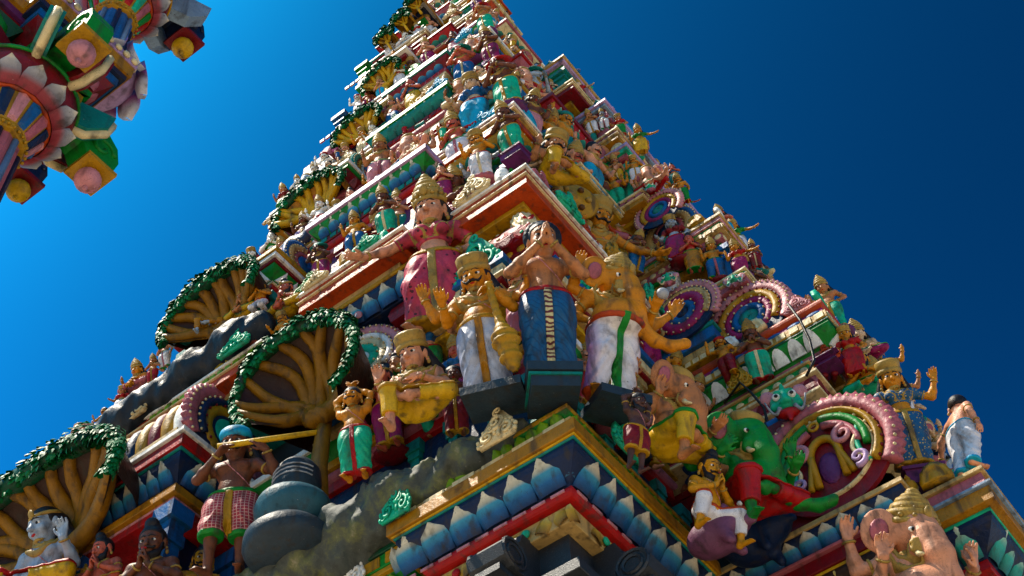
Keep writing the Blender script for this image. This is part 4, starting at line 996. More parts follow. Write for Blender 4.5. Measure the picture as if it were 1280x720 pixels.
HCACHE = {}
def human(h=.012, armL='nam', armR='nam', legs='stand', yaw=0, pitch=.36, roll=0, female=False, belly=0.0, extra=None, dress='dhoti', crown='cone', hair='long', moustache=0, beard=0,
          hem=.10, fine=True, elephant=False, trunk='L', lean=.06, neckl=2, thread=True, sash=True, third=None, waist_z=.985, bust=False):
    key = repr((h, armL, armR, legs, yaw, pitch, roll, female, belly, extra, dress, crown, hair, moustache, beard, hem, fine, elephant, trunk, lean, neckl, thread, sash, third, waist_z, bust))
    if key in HCACHE: return HCACHE[key]
    out = {}
    dz = 0.0
    if legs in ('sit', 'lalita', 'ride'): dz = -.78
    if legs == 'kneel': dz = -.40
    up = v3(0, 0, dz)
    def U(p): q = v3(*p); q = q + up; q[1] -= lean * max(0, q[2] - dz - .9); return q
    pel, wai, che, nek = U((0, 0, .92)), U((0, -.01, 1.05)), U((0, -.01, 1.24)), U((0, .0, 1.385))
    hc = U((0, -.035, 1.595)); Rh = rotm(yaw, pitch, roll)
    if elephant: hc = U((0, -.05, 1.54))
    HS = 1.16 if elephant else 1.26
    def Hd(p): return hc + Rh @ (v3(*p) * HS)
    # ------- legs
    L = {}
    for sx in (1, -1):
        hip = pel + v3(.10 * sx, 0, -.03)
        if legs == 'stand': kn, an, to = v3(.115 * sx, -.035, .50), v3(.12 * sx, .02, .085), v3(.155 * sx, -.15, .035)
        elif legs == 'contra':
            kn, an, to = (v3(.10 * sx, -.02, .50), v3(.09 * sx, .02, .085), v3(.12 * sx, -.15, .035)) if sx > 0 else (v3(-.16, -.12, .52), v3(-.20, -.03, .10), v3(-.26, -.18, .035))
        elif legs == 'stride': kn, an, to = (v3(.13, -.20, .52), v3(.14, -.22, .085), v3(.16, -.40, .035)) if sx > 0 else (v3(-.12, .05, .47), v3(-.13, .28, .12), v3(-.14, .14, .035))
        elif legs == 'sit': kn, an, to = v3(.36 * sx, -.20, .10), v3(-.02 * sx, -.34 + .05 * sx, .06 + .03 * sx), v3(-.14 * sx, -.38 + .05 * sx, .05 + .02 * sx)
        elif legs == 'lalita': kn, an, to = (v3(.36, -.20, .10), v3(0, -.36, .07), v3(-.13, -.40, .06)) if sx > 0 else (v3(-.17, -.42, .13), v3(-.18, -.40, -.30), v3(-.20, -.55, -.35))
        elif legs == 'ride': kn, an, to = v3(.28 * sx, -.28, .10), v3(.32 * sx, -.22, -.30), v3(.34 * sx, -.38, -.34)
        elif legs == 'kneel': kn, an, to = v3(.14 * sx, -.30, .08), v3(.12 * sx, .14, .08), v3(.12 * sx, .26, .04)
        L[sx] = (hip, kn, an, to)
    # ------- arms
    A = []
    def arm(spec, sx, scale=1.0):
        e, w, d, n = ARMS[spec] if isinstance(spec, str) else spec
        m = v3(sx, 1, 1); sh = U((.205, .0, 1.325)) * m
        off = up.copy()
        A.append((sh, (v3(*e)) * m + off, (v3(*w)) * m + off, v3(*d) * m, v3(*n) * m, sx))
    arm(armL, 1); arm(armR, -1)
    if extra: arm(extra[0], 1); arm(extra[1], -1)
    pts = [q for l in L.values() for q in l] + [hc + v3(0, 0, .2), hc + v3(0, -.25, 0)] + [a[1] for a in A] + [a[2] + unit(a[3]) * .19 for a in A] + [v3(.28, .2, pel[2]), v3(-.28, -.28 - belly, pel[2])]
    if elephant: pts += [hc + v3(.46, -.45, -.58), hc + v3(-.40, .15, .2), hc + Rh @ v3(.46, -.45, -.42)]
    P = np.array(pts); lo, hi = P.min(0) - .12, P.max(0) + .12
    if bust: lo[2] = max(lo[2], .8)
    f = Field(lo, hi, h)
    fem = 1 if female else 0
    # torso
    f.ell(pel + v3(0, 0, -.01), (.168 + .012 * fem, .13, .13), .06)
    f.cone(pel + v3(0, 0, .02), wai + v3(0, 0, .03), .135 + .3 * belly, .125 - .02 * fem + .3 * belly, .06)
    f.ell(wai + v3(0, -.03 - .7 * belly, -.03), (.145 - .02 * fem + belly * .8, .11 + belly, .14 + belly * .6), .07)
    f.ell(che + v3(0, 0, .01), (.185 - .02 * fem, .118, .16), .07)
    f.cone(che + v3(-.12, .01, .085), che + v3(.12, .01, .085), .075, .075, .06)
    for sx in (1, -1):
        if female: f.ell(che + v3(.085 * sx, -.115, .0), (.075, .075, .075), .025)
        else: f.ell(che + v3(.08 * sx, -.085, .03), (.085, .045, .062), .035)
    ft = f.F.copy()                                   # torso alone, for necklaces and threads
    f.cone(nek, U((0, -.02, 1.47)), .068, .062, .03)
    fl = None
    for sx in (1, -1):
        hip, kn, an, to = L[sx]
        f.cone(hip, kn, .098, .068, .04); f.cone(kn, an, .066, .042, .025); f.ell(kn + (an - kn) * .3 + v3(0, .012, 0), (.058, .058, .09), .03)
        f.cone(an + v3(0, .02, -.03), to, .042, .030, .02); f.cone(an, an + v3(0, .03, -.04), .045, .04, .02)
        if fine:
            for q in range(5):
                dv = unit(to - an) ; lt = unit(np.cross(dv, v3(0, 0, 1))); c = to + lt * (q - 2) * .017
                f.cone(c, c + dv * (.045 - .004 * abs(q - 2)), .0125, .010, .005)
    for sh, e, w, d, n, sx in A:
        f.ell(sh, (.074, .072, .074), .045); f.cone(sh, e, .062, .050, .03); f.cone(e, w, .051, .034, .025); f.ell(e + (w - e) * .3, (.053,) * 3, .03)
        hand(f, w, d, n, .01, fine, sx, .12 if 'nam' in str(armL) else .4, (1.25 if armL == 'namhigh' else 1.15))
    # ------- head
    f.ms = HS
    if not elephant:
        f.ell(Hd((0, .012, .03)), (.102, .118, .118), .03, Rh); f.ell(Hd((0, -.035, -.045)), (.082, .085, .10), .04, Rh)
        f.ell(Hd((0, -.08, -.118)), (.040, .034, .030), .03, Rh)
        f.cone(Hd((0, -.112, .02)), Hd((0, -.146, -.034)), .013, .022, .012)
        for sx in (1, -1):
            f.cone(Hd((.018 * sx, -.112, .036)), Hd((.065 * sx, -.088, .032)), .014, .010, .012)
            f.ell(Hd((.048 * sx, -.088, -.045)), (.034, .028, .034), .03, Rh); f.ell(Hd((.016 * sx, -.128, -.040)), (.013, .014, .011), .006, Rh)
            f.ell(Hd((.104 * sx, .012, -.01)), (.018, .032, .05), .01, Rh); f.ell(Hd((.112 * sx, .0, -.072)), (.016, .016, .022), .008, Rh)
        f.cone(Hd((-.026, -.120, -.074)), Hd((.026, -.120, -.074)), .011, .011, .006); f.cone(Hd((-.02, -.117, -.090)), Hd((.02, -.117, -.090)), .011, .011, .006)
    else:
        f.ell(Hd((0, .0, .03)), (.150, .150, .150), .04, Rh); f.ell(Hd((0, -.09, .06)), (.11, .09, .09), .05, Rh)
        s = 1 if trunk == 'L' else -1
        tp = [(0, -.15, -.02), (.01 * s, -.25, -.15), (.05 * s, -.30, -.30), (.13 * s, -.33, -.43), (.25 * s, -.40, -.49), (.38 * s, -.46, -.47), (.46 * s, -.52, -.40)]
        tr = [.105, .092, .078, .066, .057, .050, .048]
        for i in range(6): f.cone(Hd(tp[i]), Hd(tp[i + 1]), tr[i], tr[i + 1], .03)
        for sx in (1, -1):
            f.ell(Hd((.22 * sx, .03, .0)), (.12, .030, .155), .03, Rh @ rotm(sx * .45)); f.cone(Hd((.075 * sx, -.15, -.09)), Hd((.085 * sx, -.15, -.13)), .05, .04, .03)
        q = [(f.ax[2][None, None, :] - hc[2])]
        if fine:                                          # rings across the trunk
            for i in range(2, 6):
                for t in (.2, .6): c = v3(*tp[i]) + (v3(*tp[i + 1]) - v3(*tp[i])) * t; f.ring(Hd(c), Rh @ unit(v3(*tp[i + 1]) - v3(*tp[i])), (tr[i] + (tr[i + 1] - tr[i]) * t) - .003, .006, .006)
    X, Y, Z = f.grid(); f.ms = 1.0
    out['body'] = field_mesh('body', f)
    # ------- lower garment
    fd = None
    if dress:
        fd = Field(lo, hi, h); big = dress in ('skirt', 'sari')
        fd.ell(pel + v3(0, 0, -.01), (.178 + .01 * fem + .5 * belly, .142, .14), .05)
        fd.cone(pel, wai + v3(0, -.01, -.02), .155 + .3 * belly, .135 + .3 * belly, .05)
        if belly: fd.ell(wai + v3(0, -.035 - .75 * belly, -.10), (.15 + belly * .8, .12 + belly * .95, .11 + belly * .3), .06)
        for sx in (1, -1):
            hip, kn, an, to = L[sx]; fat = (.042 if dress != 'skirt' else .06) if legs in ('stand', 'contra', 'stride') else .016
            fd.cone(hip, kn, .103 + fat, .078 + fat, .09 if big else .04); fd.ell(hip + (kn - hip) * .45 + v3(0, -.02, 0), (.15, .155, .24), .05) if legs in ('stand', 'contra', 'stride') else None; fd.cone(kn, an, .078 + fat, .058 + fat * (1.2 if dress != 'short' else 1), .09 if big else .04)
        if big and legs in ('stand', 'contra'):
            fd.cone(v3(0, -.01, .80), v3(0, -.02, .12), .16, .15, .08)
        x, y, z = X, Y, Z
        if legs in ('stand', 'contra', 'stride'):
            fd.F = fd.F + (.010 * np.abs(np.sin(np.abs(x) * 26 + z * 15)) - .004 + .003 * np.sin(np.abs(x) * 90 + z * 40)).astype(np.float32) * np.clip((.95 - z) * 3, 0, 1)
            hm = {'short': .42, 'knee': .34}.get(dress, hem)
            g = np.maximum(fd.F, hm - z); g = np.maximum(g, z - waist_z + .10 * np.maximum(0, -y - .05) * (1 + 6 * belly))
        else:
            fd.F = fd.F + .009 * np.abs(np.sin(x * 24 + y * 16)).astype(np.float32)
            g = np.maximum(fd.F, z - (waist_z + dz) + .1 * np.maximum(0, -y - .05))
            for sx in (1, -1):
                hip, kn, an, to = L[sx]; cut = 0.72 if dress != 'short' else .15
                c = kn + (an - kn) * cut; ax = unit(an - kn)
                pl = (x - c[0]) * ax[0] + (y - c[1]) * ax[1] + (z - c[2]) * ax[2]
                dd = np.sqrt((x - an[0]) ** 2 + (y - an[1]) ** 2 + (z - an[2]) ** 2) - np.linalg.norm(an - c) * 1.15
                g = np.maximum(g, -np.maximum(-pl, dd))
        out['dress'] = field_mesh('dress', fd, g)
        if legs in ('stand', 'contra', 'stride'):
            hm = {'short': .42, 'knee': .34}.get(dress, hem)
            out['hem'] = field_mesh('hem', fd, np.maximum(np.maximum(fd.F - .008, hm - .006 - z), z - hm - .045))
            if sash: out['sash'] = field_mesh('sash', fd, np.maximum(np.maximum(np.maximum(fd.F - .016, np.abs(x - .0) - .036), y + .02), np.maximum(hm + .02 - z, z - waist_z + .04)))
            out['belt'] = field_mesh('belt', fd, np.maximum(fd.F - .014, np.abs(z - waist_z + .02 + .10 * np.maximum(0, -y - .05) * (1 + 6 * belly)) - .026))
        else:
            out['belt'] = field_mesh('belt', fd, np.maximum(fd.F - .014, np.abs(z - (waist_z + dz) + .02 + .1 * np.maximum(0, -y - .05)) - .026))
    # ------- blouse for the women
    if female:
        zb = dz + 1.12
        dS = np.minimum(np.sqrt((X - A[0][0][0]) ** 2 + (Y - A[0][0][1]) ** 2 + (Z - A[0][0][2]) ** 2), np.sqrt((X - A[1][0][0]) ** 2 + (Y - A[1][0][1]) ** 2 + (Z - A[1][0][2]) ** 2)) - .17
        tor = np.maximum(ft - .012, np.maximum(zb - Z, Z - (dz + 1.33) + .12 * np.maximum(0, -Y)))
        g = np.minimum(tor, np.maximum(f.F - .012, np.maximum(dS, np.abs(X) * -1 + .15)))
        out['blouse'] = field_mesh('blouse', f, g)
    # ------- jewels
    if neckl:
        dn = np.sqrt((X - nek[0]) ** 2 + ((Y - nek[1] + .02) * .9) ** 2 + ((Z - nek[2] - .02) * .8) ** 2)
        g = None
        for rr, w in ((.105, .014), (.165, .017), (.225, .012))[:neckl]:
            q = np.maximum(np.maximum(np.minimum(ft, f.F) - .014, np.abs(dn - rr) - w), Z - (dz + 1.41)); q = np.maximum(q, Y - .03)
            g = q if g is None else np.minimum(g, q)
        out['necklace'] = field_mesh('necklace', f, g)
    if thread and not female and not bust:
        nrm = unit((.62, 0, .5)); c = U((.03, -.1, 1.2))
        pl = np.abs((X - c[0]) * nrm[0] + (Z - c[2]) * nrm[2]) - max(.006, h * .55)
        g = np.maximum(np.maximum(ft - .009, pl), np.maximum(Y + .02, np.maximum((dz + 1.0) - Z, Z - dz - 1.36)))
        out['sacred_thread'] = field_mesh('thread', f, g)
    b = MB(); bl = []
    for sh, e, w, d, n, sx in A:
        for a0, a1, t, r, q in ((sh, e, .55, .060, .013), (e, w, .88, .042, .012)):
            c = a0 + (a1 - a0) * t; ax = Vector(unit(a1 - a0)); u = ax.orthogonal().normalized(); v = ax.cross(u)
            b.tube([tuple(Vector(c) + (u * math.cos(k * PI / 5) + v * math.sin(k * PI / 5)) * r) for k in range(11)], q, 5)
            if fine: bl.append(b.mesh('bangle', True)); b = MB()
    out['bangles'] = bl if fine else b.mesh('bangles', True)
    # ------- face paint and hair
    e, q, br, lip, mo = MB(), MB(), MB(), MB(), MB()
    fw = Rh @ v3(0, 1, 0); Rb = Matrix(Rh.tolist())
    def on(x, z): return f.hit(Hd((x, -.06, z)), fw, .2)
    if not elephant:
        for sx in (1, -1):
            c = on(.041 * sx, .006); e.ball(c + fw * .005, (.034, .012, .019), 8, 5, Rb); q.ball(c - fw * .006, (.0165, .008, .017), 8, 4, Rb)
            br.tube([on((.014 + .052 * t) * sx, .036 + .014 * math.sin(PI * min(1, t * 1.2))) - fw * .002 for t in (0, .33, .66, 1)], [.007, .010, .009, .004], 5)
            if moustache: mo.tube([on(.003 * sx, -.058) - fw * .006, on(.024 * sx, -.062) - fw * .008, on(.048 * sx, -.070) - fw * .010, on(.066 * sx, -.056) - fw * .012, Hd((.078 * sx, -.115, -.034))][:5 if moustache > 1 else 4], [.015, .018, .016, .012, .005][:5 if moustache > 1 else 4], 6)
        c = on(0, -.08); lip.ball(c + fw * .004, (.034, .010, .016), 8, 5, Rb); lip.ball(on(0, .055) + fw * .002, (.010, .005, .013), 6, 4, Rb)
        out['lips'] = lip.mesh('lips', True); out['eyebrow'] = br.mesh('eyebrow', True)
        if moustache: out['moustache'] = mo.mesh('moustache', True)
        fh = Field(hc - .36, hc + .36, h); fh.ms = HS
        fh.ell(Hd((0, .022, .038)), (.113, .126, .124), 0, Rh)
        hx, hy, hz = fh.grid(); pl = (hx - hc[0]) * Rh[0][1] + (hy - hc[1]) * Rh[1][1] + (hz - hc[2]) * Rh[2][1]; pz = (hx - hc[0]) * Rh[0][2] + (hy - hc[1]) * Rh[1][2] + (hz - hc[2]) * Rh[2][2]
        if hair:
            if hair == 'long' or female:
                for sx in (1, -1): fh.cone(Hd((.09 * sx, .05, -.02)), Hd((.15 * sx, .07, -.18)), .05, .055, .03); fh.cone(Hd((.06 * sx, .08, 0)), Hd((.08 * sx, .10, -.16)), .07, .06, .03)
            if hair == 'bun': fh.ell(Hd((0, .02, .17)), (.062, .062, .07), .02, Rh); fh.cone(Hd((-.06, .02, .14)), Hd((.06, .02, .14)), .02, .02, .01)
            if hair == 'curly':
                for k in range(15): a = -.5 + (PI + 1.0) * k / 14; fh.ell(Hd((.112 * math.cos(a), .035, .045 + .105 * math.sin(a))), (.034, .05, .034), .01)
            g = np.maximum(fh.F, -(pl + .05 + 1.3 * np.maximum(0, pz - .075)) if hair != 'cap' else -(pz - .03))
            out['hair'] = field_mesh('hair', fh, g)
        if beard:
            fb = Field(hc - .38, hc + .26, h); fb.ms = HS
            fb.ell(Hd((0, -.075, -.115)), (.080, .055, .075), .03, Rh); fb.cone(Hd((0, -.09, -.14)), Hd((0, -.11, -.20)), .05, .02, .04)
            for sx in (1, -1): fb.cone(Hd((.085 * sx, -.02, -.02)), Hd((.06 * sx, -.07, -.11)), .022, .03, .02)
            bx_, by_, bz_ = fb.grid(); rz = (bx_ - hc[0]) * Rh[0][2] + (by_ - hc[1]) * Rh[1][2] + (bz_ - hc[2]) * Rh[2][2]; rx = np.abs((bx_ - hc[0]) * Rh[0][0] + (by_ - hc[1]) * Rh[1][0] + (bz_ - hc[2]) * Rh[2][0])
            out['beard'] = field_mesh('beard', fb, np.maximum(fb.F, rz + .122 - np.maximum(0, rx - .04) * 1.6))
    else:
        for sx in (1, -1):
            c = f.hit(Hd((.085 * sx, -.10, .01)), Rh @ unit((-.5 * sx, 1, 0)), .2); e.ball(c, (.036, .018, .022), 8, 5, Rb); q.ball(c + Rh @ v3(.006 * sx, -.015, 0), (.017, .009, .017), 6, 4, Rb)
            mo.tube([Hd((.085 * sx, -.15, -.13)), Hd((.10 * sx, -.21, -.17)), Hd((.11 * sx, -.26, -.175))], [.030, .024, .010], 7)
            lip.ball(Hd((.245 * sx, .000, -.01)), (.07, .016, .10), 10, 6, Matrix((Rh @ rotm(sx * .45)).tolist()))
        out['tusk'] = mo.mesh('tusk', True); out['inner_ear'] = lip.mesh('inner_ear', True)
    out['eye'] = e.mesh('eye', True); out['pupil'] = q.mesh('pupil', True)
    for nm in (('eye', 'pupil', 'tusk', 'inner_ear', 'eyebrow') if fine else ('eye', 'pupil', 'tusk', 'inner_ear')):
        if 1:
            if nm in out and len(out[nm].polygons): out[nm] = halves(out[nm])
    # ------- headgear
    c = MB(); T0 = Matrix.Translation(Vector(hc)) @ Matrix(Rh.tolist()).to_4x4() @ Matrix.Diagonal((HS, HS, HS, 1))
    hs = 1.35 if elephant else 1.0
    if crown == 'cone':
        pr = [(.112, .055), (.128, .065), (.128, .095), (.116, .10), (.112, .12), (.122, .13), (.118, .165), (.098, .17), (.104, .18), (.098, .215), (.078, .22), (.084, .232), (.076, .26), (.056, .265), (.060, .275), (.050, .295), (.03, .30), (.034, .315), (.026, .335), (.004, .35)]
        c.lathe([(r * hs, z * (1 if not elephant else 1.02)) for r, z in pr], 18 if fine else 10)
        if fine:
            for k in range(12):
                a = 2 * PI * k / 12; c.ball((.124 * hs * math.cos(a), .124 * hs * math.sin(a), .115), .018, 6, 4); c.ball((.106 * hs * math.cos(a), .106 * hs * math.sin(a), .175), .014, 6, 4)
            c.ball((0, -.125 * hs, .15), (.035, .02, .05), 8, 5)
    elif crown == 'turban': c.lathe([(.108, .04), (.124, .055), (.130, .08), (.124, .10), (.112, .13), (.08, .155), (.02, .17), (.004, .172)], 16)
    elif crown == 'band':
        c.lathe([(.116, .055), (.122, .06), (.122, .08), (.116, .085)], 16); c.ball((0, -.122, .09), (.03, .015, .045), 8, 5)
    elif crown == 'flat':
        c.lathe([(.112, .05), (.130, .06), (.132, .10), (.116, .11), (.124, .12), (.132, .19), (.122, .21), (.09, .225), (.03, .24), (.004, .25)], 16)
    elif crown == 'hat': c.lathe([(.10, .06), (.21, .05), (.215, .065), (.13, .085), (.12, .16), (.06, .19), (.004, .20)], 16)
    if c.V:
        me = c.mesh('crown', True); me.transform(T0 @ Matrix.Translation((0, .018, 0))); out['crown'] = me
    # ear drops
    if not elephant and not bust and fine:
        c = MB()
        for sx in (1, -1): c.ball(Hd((.118 * sx, -.005, -.10)), (.02, .02, .03), 8, 5); c.ball(Hd((.118 * sx, -.005, -.062)), .014, 6, 4)
        out['earring'] = halves(c.mesh('earring', True))
    out['_'] = dict(hc=hc, A=A, L=L, dz=dz, Rh=Rh, zmin=min(0, min(l[3][2] for l in L.values()) - .04), top=hc[2] + HS * (.42 if crown == 'cone' and elephant else .35 if crown == 'cone' else .25 if crown in ('flat', 'hat') or hair == 'bun' else .17))
    out = {k: v for k, v in out.items() if v is not None and (k == '_' or isinstance(v, list) or len(v.polygons))}
    HCACHE[key] = out; return out

def halves(me):
    """a pair modelled in one go, cut into its two pieces (the first half of the vertices is the left one)"""
    V = np.empty(len(me.vertices) * 3); me.vertices.foreach_get('co', V); V = V.reshape(-1, 3); n = len(V) // 2; r = []
    for k in (0, 1):
        F = [tuple(i - k * n for i in p.vertices) for p in me.polygons if (p.vertices[0] >= n) == bool(k)]
        r.append(shade(mesh_np(me.name, V[k * n:(k + 1) * n], F)))
    return r
PNAME = dict(dress='lower_garment', bangles='bangle')
def lotus_me():
    if 'lotus' in HCACHE: return HCACHE['lotus']
    b = MB(); b.lathe([(.14, -.22), (.26, -.17), (.30, -.10), (.27, -.05), (.22, -.03), (.22, 0), (.004, 0)], 32, flute=.10, nf=16); HCACHE['lotus'] = b.mesh('lotus_base', True); return HCACHE['lotus']
def plinth_me():
    if 'plinth' in HCACHE: return HCACHE['plinth']
    b = MB(); b.box((-.26, -.24, -.05), (.26, .24, 0)); b.box((-.23, -.21, -.26), (.23, .21, -.05)); HCACHE['plinth'] = b.mesh('plinth'); return HCACHE['plinth']
LABELS = {}
def statue(foot, top_y, plane, P, cols, label, face=None, base=None, basecol='slate', group=None, cat='statue', scale=None, dz=0, name='statue', tilt=.20, wide=1.12):
    """foot: picture point of the feet, plane: ('x'|'y'|'z', value) of the shelf it stands on; cols: skin, dress, crown, [trim], [sash], [blouse]"""
    ax, val = plane
    p = (on_x if ax == 'x' else on_y if ax == 'y' else on_z)(foot[0], foot[1], val)
    parts = human(**P); info = parts['_']
    if face is None: face = {'x': -78, 'y': -10, 'z': -45}[ax]
    H0 = info['top'] - info['zmin']
    ft_ = math.radians(face); ax_ = np.array([math.sin(ft_) * math.sin(tilt), -math.cos(ft_) * math.sin(tilt), math.cos(tilt)])
    if scale is None:
        lo_, hi_ = .2, 4.0
        for _ in range(30):
            m = (lo_ + hi_) / 2
            if proj(p + ax_ * m * H0)[1] > top_y: lo_ = m
            else: hi_ = m
        scale = m
    p = p - ax_ * info['zmin'] * scale; p[2] += dz
    n = name
    r = empty(n, Vector(p), math.radians(face), scale, label, cat, group)
    r.rotation_euler = (tilt, 0, math.radians(face)); r.scale = (scale * wide, scale * (.5 + .5 * wide), scale)
    skin, dress, crown = cols[:3]; trim = cols[3] if len(cols) > 3 else 'gold'; sash = cols[4] if len(cols) > 4 else 'gold'; blouse = cols[5] if len(cols) > 5 else 'green'
    cm = dict(body=skin, dress=dress, crown=crown, hem=trim, belt=trim, sash=sash, necklace='brass', bangles='brass', sacred_thread='pink', lips='red', eyebrow='black', moustache='hair', hair='hair', beard='hair', eye='white', pupil='black', tusk='cream', inner_ear='rose', blouse=blouse, earring='brass')
    for k, me in parts.items():
        if k == '_': continue
        for m_ in (me if isinstance(me, list) else [me]): o_ = obj(PNAME.get(k, k), m_, cm[k], r)
        if k == 'bangles' and not isinstance(me, list): o_['kind'] = 'stuff'
    if base == 'lotus': obj('lotus_base', lotus_me(), basecol, r, (0, 0, info['zmin']))
    elif base == 'plinth': obj('plinth', plinth_me(), basecol, r, (0, 0, info['zmin']))
    LABELS.setdefault(label, []).append(r)
    return r, parts
# ------------------------------------------------------------ stucco trees: a dish of boughs rimmed with leaves
LEAF = None
def leaf_arrays():
    V = [(0, 0, 0), (.42, .10, .35), (.30, .02, .75), (0, -.10, 1.05), (-.30, .02, .75), (-.42, .10, .35), (0, -.14, .5)]
    F = [(0, 1, 6), (1, 2, 6), (2, 3, 6), (3, 4, 6), (4, 5, 6), (5, 0, 6)]
    return np.array(V, float), F
def tree(c, face, W, H, D, label, dish='darkbrown', bough='bark', leaf='leaf', trunk=None, seed=0, nb=8, rim=.13, leafs=.085, a0=-.45, a1=PI + .45, nleaf=420, skew=0):
    """c: centre of the dish on the wall; W, H half sizes; D how far the rim stands out"""
    rnd = random.Random(seed)
    r = empty('tree_sculpture', Vector(c), face, 1, label, 'tree sculpture', 'moulded trees on the left face')
    def surf(a, q, lift=0): return Vector((W * q * math.cos(a) + skew * q * math.sin(a), -D * (q ** 1.6) - lift, H * q * math.sin(a)))
    b = MB(); NA, NQ = 30, 7
    b.loft([[surf(a0 + (a1 - a0) * k / NA, .06 + .94 * j / NQ) for k in range(NA + 1)] for j in range(NQ + 1)], False, False)
    b.loft([[surf(a0 + (a1 - a0) * k / NA, 1 - .5 * j / 3) + Vector((0, .0 if j == 0 else .10 + .18 * j, .06 * (j > 0))) for k in range(NA + 1)] for j in range(4)], False, False)
    obj('canopy_shell', b, dish, r, smooth=True)
    tr = trunk or [(.04, .02, -H * 1.6), (.02, -.04, -H * 1.0), (0, -.05, -H * .6), (0, -.03, -H * .3)]
    b = MB(); b.tube(tr, [.13 * min(1, W * 1.1), .11 * min(1, W * 1.1), .10 * min(1, W * 1.1), .09 * min(1, W * 1.1)], 10); obj('trunk', b, bough, r, smooth=True)
    for k in range(nb):
        a = a0 + .12 + (a1 - a0 - .24) * (k + .5) / nb; pts = []; rad = []; ph = rnd.uniform(0, 6)
        p0 = Vector((.05 * W * math.cos(a), 0, -.42 * H)); p2 = surf(a, .97); p1 = Vector((W * .30 * math.cos(a), 0, H * (.02 + .42 * max(0, math.sin(a)))))
        for j in range(13):
            t = j / 12; u = (1 - t) * (1 - t); v = 2 * t * (1 - t); w = t * t
            x = p0.x * u + p1.x * v + p2.x * w; z = p0.z * u + p1.z * v + p2.z * w
            s_ = .26 * min(W, H) * math.sin(ph + t * 6.5) * t * (1.4 - t); x += s_ * math.sin(a); z -= s_ * math.cos(a)
            q = min(1, math.hypot(x / W, z / H)); pts.append((x, -D * q ** 1.6 - .015, z)); rad.append((.112 - .05 * t) * min(1, W * 1.2) * rnd.uniform(.9, 1.1))
        b = MB(); b.tube(pts, rad, 8); obj('bough', b, bough, r, smooth=True)
    # leaf collar
    b = MB(); b.tube([surf(a0 - .05 + (a1 - a0 + .1) * k / 30, .98, -.01) for k in range(31)], [rim * .8 * (.45 + .6 * max(0, math.sin(a0 - .05 + (a1 - a0 + .1) * k / 30))) for k in range(31)], 8); obj('crown', b, 'darkgreen', r, smooth=True)
    LV, LFc = leaf_arrays(); VV = []; FF = []
    for k in range(nleaf):
        a = rnd.uniform(a0 - .08, a1 + .08); t = rnd.uniform(-.9, PI * .95); c0 = surf(a, .98, -.01)
        rad = Vector((math.cos(a), 0, math.sin(a))); n = rad * math.cos(t) + Vector((0, -1, 0)) * math.sin(t)
        p = c0 + n * (.45 + .6 * max(0, math.sin(a))) * rim * (rnd.uniform(.7, 1.05) + .22 * math.sin(a * 9 + seed) * math.sin(a * 4.3)); s = leafs * rnd.uniform(.75, 1.25)
        dn = (Vector((rnd.uniform(-.5, .5), -.3, -1)) + n * .35); dn = (dn - n * dn.dot(n) * .7).normalized(); sd_ = dn.cross(n).normalized(); nn = sd_.cross(dn)
        R = np.array([[sd_[i], -nn[i] if False else nn[i] * -1, dn[i]] for i in range(3)])
        VV.append(LV * s @ R.T + np.array(p)); FF += [tuple(i + k * 7 for i in f) for f in LFc]
    tag(obj('foliage', mesh_np('foliage', np.concatenate(VV), FF), leaf, r), kind='stuff')
    return r
tree((5.86, 5.94, 9.36), LF + .12, .66, .64, .56, 'brown boughed tree with green leaf rim behind the man with arms overhead', trunk=[(.02, -.05, -1.25), (.0, -.06, -.8), (.02, -.07, -.45), (0, -.03, -.2)], seed=1, nb=11, a0=-.75, a1=PI + .75, rim=.10, leafs=.07, nleaf=760, bough='bark')
tree((5.42, 8.75, 9.02), LF, 1.25, .66, .60, 'broad dark boughed tree over the fluted blue head at the lower left edge', seed=2, nb=12, rim=.15, leafs=.08, a0=-.25, a1=PI + .25, nleaf=1100, bough='bark')
tree((5.70, 7.32, 11.55), LF, .68, .46, .42, 'brown dished tree behind the blue skinned statue on the serpent rocks', seed=3, nb=11, rim=.11, leafs=.065, a0=-.3, nleaf=620, bough='bark')
tree((6.22, 6.72, 13.80), LF, .54, .38, .26, 'yellow fluted tree behind the white statues, third tier from the ground', dish='ochre', bough='yellow', seed=4, nb=10, rim=.08, leafs=.07, a0=-.3, nleaf=340)
tree((6.58, 6.42, 15.80), LF, .40, .32, .22, 'yellow fluted tree behind the white horse, fourth tier from the ground', dish='ochre', bough='yellow', seed=5, nb=9, rim=.07, leafs=.065, a0=-.3, nleaf=300)
tree((6.78, 6.24, 17.35), LF, .34, .30, .2, 'yellow fluted tree on the fifth tier against the sky', dish='ochre', bough='yellow', seed=6, nb=8, rim=.06, leafs=.06, a0=-.3, nleaf=260)
for k, (y, z) in enumerate(((6.35, 18.95), (6.02, 19.15), (5.76, 19.4))):
    tree((6.85, y, z), LF, .16, .15, .14, ['small round green tree, lowest of three near the picture top', 'small round green tree, middle of three near the picture top', 'small round green tree, topmost of three near the picture top'][k], dish='ochre', bough='yellow', seed=7 + k, nb=5, rim=.07, leafs=.06, nleaf=160)

